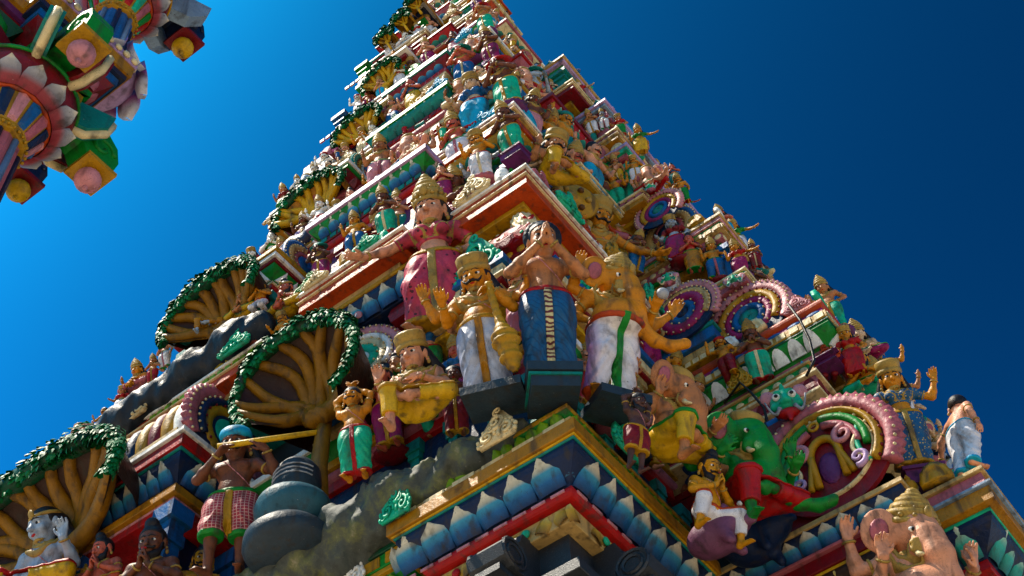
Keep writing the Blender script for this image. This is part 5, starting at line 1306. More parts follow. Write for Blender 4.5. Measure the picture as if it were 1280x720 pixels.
# ------------------------------------------------------------ rock shelves
def rock(name, pts, mat, parent=TOWER, h=.024, lump=.05, seed=0):
    P = np.array([p[:3] for p in pts]); r = np.array([p[3] for p in pts]); f = Field((P - r[:, None]).min(0) - .2, (P + r[:, None]).max(0) + .2, h)
    for a, b in zip(pts[:-1], pts[1:]): f.cone(a[:3], b[:3], a[3], b[3], .08)
    x, y, z = f.grid(); f.F = f.F + (lump * (np.sin(x * 9 + y * 7 + seed) * np.sin(y * 5 - z * 8) + .5 * np.sin(x * 17 - y * 19) * np.sin(z * 21 + seed) + .3 * np.sin(x * 43 + z * 37) * np.sin(y * 39 - x * 21 + seed))).astype(np.float32)
    return obj(name, field_mesh(name, f), mat, parent, OFF if parent is TOWER else None)
rock('rock_shelf', [(5.90, 3.95, 7.58, .13), (5.86, 4.3, 7.60, .15), (5.88, 4.75, 7.62, .18), (5.85, 5.1, 7.56, .25), (5.86, 5.6, 7.48, .28), (5.80, 6.1, 7.38, .26), (5.75, 6.6, 7.28, .22), (5.7, 7.1, 7.2, .18)], 'rock', seed=1)
for k in range(6): pass
rock('serpent_bed', [(5.62, 6.75, 10.95, .16), (5.60, 7.05, 10.98, .22), (5.62, 7.35, 10.92, .18), (5.60, 7.6, 10.95, .22), (5.60, 8.0, 10.86, .20), (5.58, 8.5, 10.84, .22), (5.58, 9.2, 10.8, .22), (5.58, 10., 10.8, .2)], 'serpent', seed=3, lump=.03)
rock('rock_shelf', [(6.1, 6.3, 13.12, .10), (6.08, 6.6, 13.12, .13), (6.08, 6.95, 13.08, .12), (6.08, 7.5, 13.05, .12)], 'navy', seed=5, lump=.02)

# ------------------------------------------------------------ statues of the first storey
G1 = 'statues on the first storey'
def pr(**k): return k
HI = .0125
r, _ = statue((690, 479), 289, ('z', 7.78), pr(h=.011, armL='namhigh', armR='namhigh', crown=None, hair='curly', moustache=1, neckl=0, legs='stand', hem=.02, pitch=.30), ('skin_tan', DHOTI_BLUE, 'brass', 'red', 'frieze'), 'moustached statue in blue trousers with palms pressed at the very corner', face=-50, group=G1, wide=1.0)
b = MB(); b.box((-.235, -.30, -.09), (.235, .22, -.001)); q_ = obj('plinth', b, 'slate', r)
b = MB(); b.box((-.205, -.27, -.24), (.205, .2, -.09)); obj('plinth_foot', b, 'slate', q_)
b = MB(); b.box((-.225, -.287, -.13), (.225, .2, -.105)); obj('plinth_trim', b, 'teal', q_)
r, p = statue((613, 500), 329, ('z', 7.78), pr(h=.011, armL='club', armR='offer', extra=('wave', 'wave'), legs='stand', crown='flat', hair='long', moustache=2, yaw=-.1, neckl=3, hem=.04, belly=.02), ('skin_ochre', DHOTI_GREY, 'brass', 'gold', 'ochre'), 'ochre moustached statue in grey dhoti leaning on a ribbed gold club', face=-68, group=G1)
b = MB(); A_, B_ = Vector((.16, -.34, 1.24)), Vector((.30, -.26, .06)); d = (B_ - A_); n = 60; rings = []
u = d.orthogonal().normalized(); v = d.normalized().cross(u)
for k in range(n + 1):
    t = k / n; base_r = .032 + .018 * t + .085 * math.exp(-((t - .66) / .13) ** 2) + .045 * math.exp(-((t - .86) / .07) ** 2); base_r *= 1 + .10 * math.sin(t * 75)
    if t > .97: base_r *= .6
    rings.append([tuple(A_ + d * t + (u * math.cos(a) + v * math.sin(a)) * base_r) for a in [2 * PI * j / 14 for j in range(14)]])
b.loft(rings); obj('club', b, 'gold', r, smooth=True)
b = MB(); b.box((-.22, -.28, -.10), (.34, .2, -.001)); obj('plinth', b, 'slate', r)
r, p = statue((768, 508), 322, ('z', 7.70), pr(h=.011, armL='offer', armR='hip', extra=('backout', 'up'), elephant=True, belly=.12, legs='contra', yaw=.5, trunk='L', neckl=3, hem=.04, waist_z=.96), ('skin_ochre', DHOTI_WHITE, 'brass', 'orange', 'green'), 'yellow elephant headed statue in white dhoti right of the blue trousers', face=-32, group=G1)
b = MB(); b.ball((.30, -.50, 1.17), .06, 10, 6); obj('sweet_ball', b, 'grey', r, smooth=True)
b = MB(); b.box((-.24, -.28, -.10), (.24, .2, -.001)); obj('plinth', b, 'slate', r)
r, p = statue((528, 560), 424, ('z', 7.72), pr(h=HI, armL='chest', armR='abhaya', legs='lalita', crown='flat', hair='long', yaw=-.2, neckl=3), ('skin_pink', 'yellow', 'brass', 'gold'), 'pink crowned statue in yellow dhoti seated on the rock with open palm raised', face=-70, group=G1)
statue((446, 600), 488, ('z', 7.72), pr(h=HI, armL='over', armR='over', legs='stand', crown=None, hair='cap', moustache=1, neckl=1, dress='dhoti', pitch=.1), ('skin_ochre', 'jade', 'brass', 'red', 'red'), 'small orange man in green dhoti with arms crossed above his head', face=-70, group=G1)
r, p = statue((286, 722), 541, ('z', 7.46), pr(h=.011, armL='fluteL', armR='fluteR', legs='contra', crown='turban', hair='long', moustache=1, dress='short', yaw=.0, neckl=0), ('skin_brown', CHECK_RED, 'sky', 'green', 'gold'), 'brown flute player in red checked shorts and pale blue cap', face=-62, group=G1)
b = MB(); b.tube([(-.10, -.30, 1.42), (.25, -.30, 1.42), (.86, -.29, 1.42)], [.034, .032, .028], 10); obj('flute', b, 'yellow', r, smooth=True)
# stacked stone emblem beside the flute player
r = empty('stone_lingam', Vector(on_z(362, 690, 7.42)), 0, .82, 'stacked round blue stone emblem at the foot of the tree trunk', 'stone emblem')
b = MB(); b.lathe([(.40, -.1), (.46, 0), (.46, .10), (.40, .18)], 28); obj('lower_disc', b, 'slate', r, smooth=True)
b = MB(); b.lathe([(.20, .15), (.25, .26), (.30, .32), (.36, .40), (.40, .50), (.38, .58), (.30, .63)], 28); obj('basin', b, 'deepteal', r, smooth=True)
b = MB(); b.lathe([(.24, .6), (.25, .92), (.235, 1.06), (.18, 1.15), (.08, 1.2), (.003, 1.205)], 24); s_ = obj('shaft', b, 'slate', r, smooth=True)
for k in range(3):
    b = MB(); b.tube([(.25 * math.cos(a), .25 * math.sin(a), .86 + .06 * k) for a in [PI * .75 + PI * .7 * j / 8 for j in range(9)]], .010, 5); obj('ash_line', b, 'grey', s_)
# four armed lady above the club bearer
statue((552, 418), 234, ('x', 6.02), pr(h=HI, armL='hip', armR='side', legs='contra', female=True, dress='sari', crown='cone', neckl=3, yaw=-.1), ('skin_pink', SARI_PINK, 'brass', 'gold', 'brass', SARI_PINK), 'pink faced lady in dotted red sari and tall gold crown above the club bearer', face=-66, group=G1)
r, p = statue((752, 400), 257, ('y', 3.98), pr(h=HI, armL='side', armR='hold', legs='stand', crown='flat', moustache=2, neckl=3, yaw=.3), ('skin_ochre', 'brown', 'brass', 'gold'), 'moustached statue with gold crown holding a round shield below the tiled roof', face=-40, group=G1)
b = MB(); b.lathe([(.004, .09), (.06, .08), (.10, .05), (.26, .02), (.30, 0), (.30, -.03), (.004, -.03)], 24)
m_ = b.mesh('shield', True); m_.transform(Matrix.Rotation(PI / 2, 4, 'X')); s_ = obj('shield', m_, 'gold', r, (-.36, -.36, 1.52))
for k in range(6):
    b = MB(); a = k * PI / 3; b.ball((.17 * math.cos(a), -.05, .17 * math.sin(a)), .04, 8, 5); obj('shield_boss', b, 'brown' if k % 2 else 'brass', s_, smooth=True)
statue((488, 560), 462, ('x', 6.05), pr(h=.02, fine=False, armL='nam', armR='nam', legs='stand', crown='band', neckl=1), ('skin_red', 'magenta', 'brass'), 'red skinned attendant half hidden behind the seated yellow dhoti statue', face=-80, group=G1)
statue((572, 545), 462, ('x', 5.98), pr(h=.018, fine=False, armL='down', armR='offer', legs='stand', crown=None, hair='curly', neckl=1), ('skin_brown', 'maroon', 'brass'), 'dark skinned attendant between the seated statue and the club bearer', face=-60, group=G1)
# right flank of the corner bay
statue((834, 608), 470, ('y', 3.12), pr(h=HI, armL='offer', armR='abhaya', extra=('backout', 'back'), legs='lalita', crown='flat', belly=.09, elephant=True, yaw=.5, neckl=2), ('skin_tan', 'yellow', 'brass', 'green'), 'tan elephant headed statue seated with a pink mace behind the dark monkey', face=-12, group=G1)
statue((795, 588), 495, ('y', 3.02), pr(h=HI, armL='over', armR='over', legs='stand', crown=None, hair='cap', beard=1, neckl=0, dress='short'), ('skin_dark', 'maroon', 'brass'), 'dark brown crouching figure with arms locked above its head', face=-20, group=G1)
statue((886, 682), 567, ('y', 2.98), pr(h=HI, armL='nam', armR='nam', legs='ride', crown=None, hair='bun', beard=1, moustache=1, neckl=1, dress='dhoti'), ('skin_yellow', 'cloth_white', 'brass', 'orange'), 'bearded yellow sage in white dhoti praying below the green elephant god', face=-18, base=None, group=G1)
r, p = statue((942, 690), 526, ('y', 2.85), pr(h=HI, armL='offer', armR='hold', extra=('back', 'backout'), legs='lalita', crown='flat', belly=.11, elephant=True, yaw=.35, neckl=2), ('skin_green', 'red', 'brass', 'red'), 'green elephant headed statue in red dhoti seated beside the great arch', face=-36, group=G1)
statue((1160, 790), 616, ('x', 8.0), pr(h=HI, armL='abhaya', armR='abhaya', extra=('hold', 'back'), legs='sit', crown='cone', belly=.12, elephant=True, yaw=.25, neckl=3), ('skin_pink', 'orange', 'brass', 'gold'), 'pink elephant headed statue with tall gold crown at the lower right', face=-42, group=G1)
r, p = statue((1152, 592), 457, ('x', 8.38), pr(h=HI, armL='wave', armR='down', legs='contra', female=True, dress='sari', crown='flat', neckl=3, yaw=-.1), ('skin_ochre', SARI_BLUE, 'brass', 'gold', 'brass', SARI_BLUE), 'lady in dotted blue sari standing on a dark plinth against the sky', face=-62, base='plinth', basecol='purple', group=G1)
statue((1212, 590), 492, ('x', 8.52), pr(h=HI, armL='side', armR='down', legs='stand', crown=None, hair='bun', neckl=0, dress='dhoti', hem=.05, yaw=.6), ('skin_pink', 'cloth_white', 'brass', 'sky', 'sky'), 'bare backed man in white and blue dhoti stretching out his arm at the right', face=60, group=G1)
statue((926, 535), 443, ('y', 3.45), pr(h=HI, armL='down', armR='down', legs='stand', female=True, dress='sari', crown='flat', neckl=3, yaw=.7), ('skin_red', 'green', 'brass', 'gold', 'gold', BLOUSE_GREEN), 'crowned lady in gold dotted green blouse looking to the right', face=-20, group=G1)
r, p = statue((950, 560), 480, ('y', 3.2), pr(h=.016, fine=False, armL='up', armR='down', legs='stand', crown='flat', neckl=1), ('skin_yellow', 'gold', 'brass'), 'yellow statue raising a curved sword behind the green elephant god', face=-20, group=G1)
b = MB(); b.tube([(.40, -.12, 1.72), (.44, -.10, 1.92), (.56, -.08, 2.14), (.74, -.06, 2.30)], [.035, .045, .04, .008], 6); obj('sword', b, 'bluegrey', r, smooth=True)
statue((1246, 700), 640, ('x', 8.9), pr(h=.02, fine=False, armL='abhaya', armR='hip', legs='sit', crown='cone', neckl=1), ('skin_tan', 'rose', 'brass'), 'small seated statue behind the gable at the right picture edge', face=-50, group=G1)
for nm, px, mt_, sz, lb in (('mount', (893, 672), 'mauve', (.16, .22, .15), 'rounded mauve animal mount beneath the bearded yellow sage'), ('mount', (938, 672), 'navy', (.22, .26, .24), 'rounded dark blue animal mount beneath the green elephant god')):
    p = on_y(*px, 2.98); r = empty('animal_mount', Vector(p), 0, 1, lb, 'animal mount')
    f = Field((-.6, -.6, -.45), (.6, .5, .5), .022); f.ell((0, 0, 0), sz, .02); f.ell((.02, -sz[1] * .9, .06), (sz[0] * .62, sz[1] * .5, sz[2] * .68), .08); f.cone((0, -sz[1] * 1.2, .02), (.0, -sz[1] * 1.5, -.02), .05, .03, .05)
    for s in (-1, 1): f.ell((s * sz[0] * .55, -sz[1] * .75, .12), (.05, .03, .05), .04); f.cone((s * sz[0] * .5, -.12, -sz[2] * .6), (s * sz[0] * .5, -.16, -sz[2] * 1.1), .05, .04, .04)
    obj('body', field_mesh('mount', f), mt_, r)
    for s in (-1, 1): b = MB(); b.ball((s * sz[0] * .4, -sz[1] * 1.28, .12), .022, 6, 4); obj('eye', b, 'white', r, smooth=True)
# left central bay: holy men and the fluted blue head
statue((48, 800), 640, ('x', 5.38), pr(h=HI, armL='abhaya', armR='offer', legs='lalita', crown='band', hair='long', neckl=2, yaw=-.3), ('skin_blue', 'yellow', 'brass', 'red'), 'large pale blue faced statue raising a hand under the broad dark tree', face=-78, group=G1)
SG = 'bearded holy men in the lower left niche'
statue((95, 735), 688, ('x', 5.46), pr(h=.016, armL='nam', armR='nam', legs='sit', crown=None, hair='bun', beard=1, neckl=0, fine=False), ('skin_yellow', 'orange', 'brass'), 'yellow faced holy man close behind the large blue faced statue', face=-78, group=SG)
statue((128, 748), 669, ('x', 5.46), pr(h=HI, armL='nam', armR='nam', legs='sit', crown=None, hair='bun', beard=1, neckl=1, yaw=-.3), ('skin_red', 'orange', 'brass'), 'red brown holy man with orange robe, second in the lower left row', face=-78, group=SG)
statue((186, 765), 654, ('x', 5.44), pr(h=HI, armL='nam', armR='nam', legs='sit', crown=None, hair='bun', beard=1, moustache=1, neckl=1), ('skin_brown', 'cream', 'brass'), 'brown holy man praying under the red gable corner', face=-65, group=SG)
statue((243, 765), 680, ('y', 7.42), pr(h=.016, armL='lap', armR='lap', legs='sit', crown=None, hair='bun', beard=1, moustache=1, neckl=1), ('skin_yellow', 'maroon', 'brass'), 'yellow faced black bearded holy man left of the flute player', face=-40, group=SG)

# black cables tied along the right flank
for pts, lab in (([(985, 380), (1000, 400), (1012, 425), (1018, 450), (1008, 470)], 'black cable hanging down the corner of the lower right bay'), ([(905, 505), (925, 478), (940, 492), (955, 510), (962, 540)], 'black cable looping beside the raised sword')):
    b = MB(); b.tube([tuple(on_x(px, py, 8.16)) for px, py in pts], .014, 6); tag(obj('cable', b, 'black', smooth=True), lab, 'cable')
# ------------------------------------------------------------ statues of the upper storeys
ARCH = [dict(armL='nam', armR='nam', legs='stand', crown='cone', hair='long', moustache=1), dict(armL='hip', armR='abhaya', legs='contra', crown='cone', hair='long'),
        dict(armL='club', armR='offer', legs='stand', crown='flat', hair='long', moustache=2), dict(armL='side', armR='abhaya', legs='contra', female=True, dress='sari', crown='cone'),
        dict(armL='hip', armR='varada', legs='contra', female=True, dress='sari', crown='flat'), dict(armL='nam', armR='nam', legs='sit', crown='band', hair='bun', beard=1),
        dict(armL='lap', armR='abhaya', legs='sit', crown='cone', hair='long'), dict(armL='hip', armR='abhaya', legs='lalita', crown='flat', hair='long', moustache=1),
        dict(armL='hip', armR='up', legs='stride', crown='turban', hair='long', moustache=2), dict(armL='wave', armR='wave', legs='contra', crown=None, hair='curly', moustache=1),
        dict(armL='nam', armR='nam', legs='kneel', crown=None, hair='bun'), dict(armL='down', armR='chest', legs='stand', crown='cone', hair='long', moustache=1),
        dict(armL='offer', armR='hold', legs='sit', crown='flat', belly=.11, elephant=True, extra=('back', 'back')), dict(armL='nam', armR='nam', legs='stand', female=True, dress='skirt', crown=None, hair='bun'),
        dict(armL='abhaya', armR='varada', legs='stand', crown='cone', extra=('back', 'back')), dict(armL='namhigh', armR='namhigh', legs='stand', crown='hat', hair='cap', dress='skirt')]
PW = ['praying {m} in tall crown', '{m}, hand on hip', 'moustached {m}, hand on chest', 'lady stretching an arm', 'lady, hand on hip', 'seated bearded sage', 'seated {m} in tall crown', '{m} seated leg down',
      'striding {m}, arm raised', '{m} raising both hands', 'kneeling {m}', '{m} touching his chest', 'seated elephant god', 'praying bun-haired lady', 'four-armed crowned {m}', 'praying {m} in hat']
SK = dict(skin_ochre='yellow-skinned', skin_pink='pink-skinned', skin_cream='cream-skinned', skin_tan='tan', skin_brown='brown', skin_blue='blue-skinned', skin_red='red-skinned', skin_yellow='bright-yellow', white='white', skin_green='green', skin_dark='dark')
ORD = ['first', 'second', 'third', 'fourth', 'fifth', 'sixth', 'seventh', 'eighth', 'ninth', 'tenth', 'eleventh', 'twelfth', 'thirteenth', 'fourteenth', 'fifteenth', 'sixteenth', 'seventeenth', 'eighteenth', 'nineteenth', 'twentieth']
SKL = ['skin_ochre', 'skin_pink', 'skin_tan', 'skin_red', 'skin_brown', 'skin_cream', 'skin_pink', 'skin_cream', 'skin_blue', 'skin_brown']
DRL = ['magenta', 'green', 'blue', 'yellow', 'maroon', 'jade', 'cloth_white', 'teal', 'red', 'navy', 'pink', 'rose', 'lilac', 'cream', 'teal', 'jade', 'sky']
DW = dict(cloth_white='white', skin_blue='blue')
def dn(c): return DW.get(c, c)
LIMIT = 298
MASS = {}
def to_mass(parts, cm, mat):
    Mx = np.array(mat)
    for k, me in parts.items():
        if k in ('_', 'eye', 'pupil', 'lips', 'eyebrow', 'bangles', 'necklace', 'sash', 'hem'): continue
        for m_ in (me if isinstance(me, list) else [me]):
            V = np.empty(len(m_.vertices) * 3); m_.vertices.foreach_get('co', V); V = V.reshape(-1, 3) @ Mx[:3, :3].T + Mx[:3, 3]
            MASS.setdefault(cm.get(k, 'brass'), []).append((V, [tuple(p.vertices) for p in m_.polygons]))
def run(where, items, group, side):
    """items: (foot picture point or world point, top y or height, plane, archetype, skin, dress[, base]); ordered away from the corner"""
    rows = []
    for it in items:
        foot, top, plane, a, sk, dr = it[:6]
        if len(foot) == 3: q = np.array(foot, float)
        else: q = (on_x if plane[0] == 'x' else on_y)(foot[0], foot[1], plane[1])
        rows.append((q[1] if side == 'L' else q[0] - q[1], it, q))
    rows.sort(key=lambda r: r[0])
    for n, (k, it, q) in enumerate(rows):
        foot, top, plane, a, sk, dr = it[:6]; base = it[6] if len(it) > 6 else None
        P = dict(ARCH[a]); P.update(fine=False, neckl=2, thread=False, sash=a in (0, 1, 2, 11, 15))
        if 'dress' in P and P['dress'] == 'skirt': pass
        lab = dn(dr) + '-clad ' + SK[sk] + ' ' + PW[a].format(m='man') + ', ' + ORD[n] + ' ' + where
        face = (-78 if side == 'L' else -14) + ((n * 37) % 23 - 11)
        if side == 'F': face = -72 + ((n * 37) % 23 - 11)
        if len(foot) == 3:
            Hh = top; P['h'] = .026 if Hh < .85 else .020
            info = human(**P)['_']; s = Hh / (info['top'] - info['zmin'])
            if sum(len(v_) for v_ in LABELS.values()) >= LIMIT:
                P['h'] = .034; pm = human(**P); s = Hh / (pm['_']['top'] - pm['_']['zmin'])
                to_mass(pm, dict(body=sk, dress=dr, crown='brass', belt='gold', moustache='hair', hair='hair', beard='hair', tusk='cream', inner_ear='rose', blouse=['red', 'blue', 'green', 'maroon'][n % 4]), Matrix.Translation(Vector(q) - Vector((0, 0, pm['_']['zmin'] * s))) @ Matrix.Rotation(math.radians(face), 4, 'Z') @ Matrix.Rotation(.16, 4, 'X') @ Matrix.Diagonal((s * 1.25, s * 1.12, s, 1)))
                continue
            u, v = proj(q); statue((u, v), 0, ('z', q[2]), P, (sk, dr, 'brass' if a not in (8, 15) else ['red', 'teal'][n % 2], ['gold', 'red', 'green'][n % 3], ['gold', 'cream', 'rose'][n % 3], ['red', 'blue', 'green', 'maroon'][n % 4]), lab, face, base, ['purple', 'rose', 'slate', 'maroon'][n % 4], group, scale=s, tilt=.16, wide=1.25)
        else:
            P['h'] = .020
            statue(foot, top, plane, P, (sk, dr, 'brass' if a not in (8, 15) else ['red', 'teal'][n % 2], ['gold', 'red', 'green'][n % 3], ['gold', 'cream', 'rose'][n % 3], ['red', 'blue', 'green', 'maroon'][n % 4]), lab, face, base, ['purple', 'rose', 'slate', 'maroon'][n % 4], group, tilt=.18, wide=1.28)
XL2 = ('x', 5.98); XM2 = ('x', 5.76)
run('left of the second corner', [((643, 193), 131, ('x', 6.05), 0, 'skin_brown', 'jade', 'plinth'), ((604, 225), 168, XL2, 2, 'skin_ochre', 'cloth_white', 'lotus'), ((578, 212), 145, ('x', 6.30), 11, 'skin_red', 'cloth_white'), ((556, 252), 208, XL2, 13, 'skin_pink', 'magenta'),
    ((484, 295), 237, XM2, 0, 'skin_brown', 'jade'), ((446, 318), 267, XM2, 1, 'skin_ochre', 'bluegrey' if False else 'blue'), ((402, 354), 306, ('x', 5.80), 15, 'skin_dark', 'magenta', 'lotus'), ((440, 282), 238, ('x', 6.1), 13, 'skin_pink', 'navy'), ((356, 440), 392, ('x', 5.72), 2, 'skin_ochre', 'maroon'),
    ((520, 262), 200, ('x', 6.3), 3, 'skin_pink', 'teal'), ((470, 250), 215, ('x', 6.25), 8, 'skin_ochre', 'navy')], 'statues on the second left ledge', 'L')
run('under the second brown tree', [((362, 394), 352, ('x', 5.72), 5, 'skin_red', 'yellow'), ((326, 392), 352, ('x', 5.60), 10, 'skin_ochre', 'cloth_white'), ((306, 398), 364, ('x', 5.62), 5, 'skin_tan', 'yellow'), ((262, 425), 382, ('x', 5.62), 7, 'skin_blue', 'ochre'), ((232, 440), 404, ('x', 5.58), 7, 'skin_blue', 'teal'),
    ((206, 462), 420, ('x', 5.55), 11, 'skin_pink', 'cloth_white'), ((190, 480), 448, ('x', 5.52), 0, 'skin_tan', 'red'), ((172, 490), 452, ('x', 5.55), 6, 'skin_ochre', 'rose'), ((150, 520), 484, ('x', 5.50), 4, 'skin_tan', 'cloth_white'), ((128, 545), 512, ('x', 5.48), 9, 'skin_ochre', 'orange'), ((100, 560), 532, ('x', 5.48), 12, 'skin_pink', 'cloth_white'), ((72, 585), 560, ('x', 5.46), 8, 'skin_tan', 'blue')], 'statues under the second tree', 'L')
YR2 = ('y', 3.72)
run('right of the second corner', [((690, 245), 172, YR2, 7, 'skin_tan', 'yellow'), ((700, 205), 146, ('y', 4.05), 8, 'skin_ochre', 'teal'), ((718, 245), 187, ('y', 3.95), 11, 'skin_red', 'navy'), ((733, 224), 186, ('y', 4.2), 4, 'skin_blue', 'purple'), ((761, 250), 198, ('y', 3.98), 12, 'skin_tan', 'ochre'),
    ((795, 342), 290, ('y', 3.62), 0, 'skin_brown', 'blue'), ((815, 335), 287, ('y', 3.85), 2, 'skin_tan', 'maroon'), ((846, 385), 318, ('y', 3.5), 9, 'skin_ochre', 'cloth_white'), ((728, 190), 152, ('y', 4.25), 3, 'skin_red', 'green'), ((775, 320), 262, ('y', 3.95), 6, 'skin_pink', 'rose'), ((745, 300), 250, ('y', 3.9), 14, 'skin_ochre', 'green'), ((830, 345), 300, ('y', 3.95), 4, 'skin_pink', 'magenta'), ((872, 420), 372, ('y', 3.55), 10, 'skin_ochre', 'jade')], 'statues on the second right ledge', 'R')
F2 = ('x', 8.42)
run('on the lower right flank', [((916, 475), 424, ('x', 8.25), 8, 'skin_ochre', 'brown' if False else 'maroon'), ((955, 478), 404, ('x', 8.3), 0, 'skin_brown', 'jade'), ((1038, 478), 438, ('x', 8.62), 10, 'skin_brown', 'maroon'), ((1075, 470), 411, ('x', 8.66), 4, 'skin_ochre', 'red'), ((1092, 490), 440, ('x', 8.80), 5, 'skin_ochre', 'jade'), ((985, 468), 425, ('x', 8.62), 13, 'skin_pink', 'navy')], 'statues on the right flank', 'F')
run('on the middle right flank', [((852, 325), 273, ('x', 8.35), 4, 'skin_blue', 'magenta', 'lotus'), ((870, 340), 294, ('x', 8.4), 13, 'skin_red', 'ochre'), ((900, 350), 300, ('x', 8.48), 1, 'skin_ochre', 'blue', 'lotus'), ((930, 345), 302, ('x', 8.5), 3, 'skin_ochre', 'magenta', 'lotus'), ((947, 335), 306, ('x', 8.6), 11, 'skin_brown', 'maroon'), ((774, 230), 196, ('x', 8.2), 11, 'skin_tan', 'yellow', 'lotus'), ((797, 228), 197, ('x', 8.25), 2, 'skin_ochre', 'cloth_white'),
    ((818, 240), 212, ('x', 8.3), 12, 'skin_pink', 'red'), ((804, 192), 158, ('x', 8.5), 3, 'skin_ochre', 'yellow'), ((857, 255), 219, ('x', 8.5), 11, 'skin_ochre', 'green'), ((846, 232), 206, ('x', 8.55), 13, 'skin_red', 'teal'), ((743, 168), 139, ('x', 8.2), 0, 'skin_tan', 'cloth_white'), ((758, 162), 140, ('x', 8.3), 1, 'skin_blue', 'cloth_white'), ((778, 170), 145, ('x', 8.4), 4, 'skin_tan', 'green')], 'statues on the middle right flank', 'F')
# higher ledges: statues shoulder to shoulder
rq = random.Random(11)
def row(p0, p1, step, H, z, back=0):
    L = math.hypot(p1[0] - p0[0], p1[1] - p0[1]); n = max(1, int(L / step)); o = []
    for k in range(n):
        t = (k + .5 + rq.uniform(-.18, .18)) / n; o.append((p0[0] + (p1[0] - p0[0]) * t + rq.uniform(-.04, .04), p0[1] + (p1[1] - p0[1]) * t + rq.uniform(-.04, .04), z))
    return o
lastk = [0]
def fill(ps, H, lo=.8, hi=1.12, kinds=range(16), white=0):
    o = []
    for p in ps:
        lastk[0] += rq.choice((1, 3, 5, 7)); a = list(kinds)[lastk[0] % len(kinds)]
        h = H * rq.uniform(lo, hi) * (.72 if a in (5, 6, 7, 10, 12) else 1)
        sk, dr = rq.choice(SKL), rq.choice(DRL)
        if white and rq.random() < white: sk, dr = 'white', rq.choice(['cloth_white', 'cloth_white', 'red'])
        o.append((p, h, None, a, sk, dr, 'lotus' if rq.random() < .4 else None))
    return o
cx, cy, z, wl, wr = T[1]
run('in the raised second-ledge row, left', fill(row((cx + .34, cy + .5), (cx + .22, cy + 2.6), .34, .8, z + .62), .82)[:8], 'statues in the raised row, second left ledge', 'L')
run('in the raised second-ledge row, right', fill(row((cx + .6, cy + .40), (cx + 2.6, cy + .40), .34, .8, z + .62), .86)[:8], 'statues in the raised row, second right ledge', 'R')
run('in the upper left row, first storey', fill(row((6.20, 4.0), (6.22, 5.6), .34, .8, 8.75), .80)[:6], 'statues in the upper row, first left storey', 'L')
run('in the upper right row, first storey', fill(row((6.7, 3.80), (8.1, 3.80), .30, .8, 8.75), .82)[:6], 'statues in the upper row, first right storey', 'R')
# more attendants between the large figures of the first storey
run('behind the corner figures', [((663, 420), 340, ('x', 6.15), 9, 'skin_pink', 'rose'), ((540, 480), 395, ('x', 6.15), 3, 'skin_pink', 'green'), ((505, 520), 445, ('x', 6.12), 13, 'skin_tan', 'red'), ((470, 540), 470, ('x', 6.2), 4, 'skin_pink', 'magenta')], 'attendants behind the corner figures', 'L')
run('right of the yellow elephant', [((812, 470), 395, ('y', 3.7), 3, 'skin_pink', 'magenta'), ((845, 510), 440, ('y', 3.6), 1, 'skin_ochre', 'rose'), ((870, 545), 470, ('y', 3.45), 14, 'skin_tan', 'teal'), ((893, 500), 430, ('y', 3.75), 4, 'skin_pink', 'purple'), ((868, 610), 545, ('y', 3.2), 10, 'skin_brown', 'navy'), ((905, 590), 520, ('y', 3.3), 13, 'skin_pink', 'maroon')], 'attendants on the first right storey', 'R')

TN = ['', 'second', 'third', 'fourth', 'fifth', 'sixth', 'seventh']
for i in range(2, 7):
    cx, cy, z, wl, wr = T[i]; zt = T[i + 1][2]; Hs = (.90, .78, .68, .60, .52)[i - 2]; wm = (1.36, .95, .8, .65, .55, .45, .4)[i - 1]; zz = z + .10
    st = .29 - .025 * (i - 2)
    it = [((cx + .10, cy + .10, zz + .08), Hs * 1.05, None, [15, 0, 15, 0, 15][i - 2], ['skin_brown', 'skin_brown', 'skin_tan', 'skin_ochre', 'skin_pink'][i - 2], ['jade', 'magenta', 'jade', 'purple', 'yellow'][i - 2], 'lotus')]
    it += fill(row((cx + .10, cy + .40), (cx + .10, cy + wl), st, Hs, zz), Hs) + fill(row((cx - .02, cy + wl + .1), (cx - .02, cy + wl + wm), st, Hs, zz), Hs)
    it += fill(row((cx + .36, cy + .5), (cx + .36, cy + wl + wm), st * 1.25, Hs, zz + Hs * .55), Hs * .8)
    it = it[:20]
    run('left of the corner, %s ledge' % TN[i], it, 'statues on the %s left ledge' % TN[i], 'L')
    it = fill(row((cx + .40, cy + .10), (cx + wr * .95 + .2, cy + .06), st, Hs, zz), Hs) + fill(row((cx + .55, cy + .36), (cx + wr + .2, cy + .36), st * 1.2, Hs, zz + Hs * .55), Hs * .8)
    run('right of the corner, %s ledge' % TN[i], it[:20], 'statues on the %s right ledge' % TN[i], 'R')
for i in range(2, 6):
    bx, by, bz, lz = BL[i]; Hs = (.64, .55, .48, .42)[i - 2]; Ln = y_end(bx, lz) - by
    it = fill(row((bx + .05, by - .02), (bx + .02, by + Ln - .25), .25, Hs, lz + .10), Hs, white=.6) + fill(row((bx + .1, by + .2), (bx + .1, by + min(2.2, y_end(bx, bz + .25) - by - .2)), .27, Hs, bz + .14), Hs * .8)
    run('along the %s tree bay' % TN[i], it[:20], 'statues on the %s tree bay' % TN[i], 'L')
for i in range(1, 5):
    bx, by, bz, lz = BR[i]; Hs = (.80, .66, .56, .48)[i - 1]
    it = []
    if i >= 2: it += fill(row((bx + .05, by + 1.0), (bx + .05, by + .15), .27, Hs, lz + .05), Hs)
    it += fill(row((bx + .2, by + .02), (bx + 3.0, by + .02), .34, Hs, lz + .05), Hs) + fill(row((bx + .25, by + .12), (bx + 2.6, by + .12), .38, Hs, bz + .1), Hs * .8)
    run('along the %s right bay' % TN[i], it[:20], 'statues on the edge of the %s right bay' % TN[i], 'F')
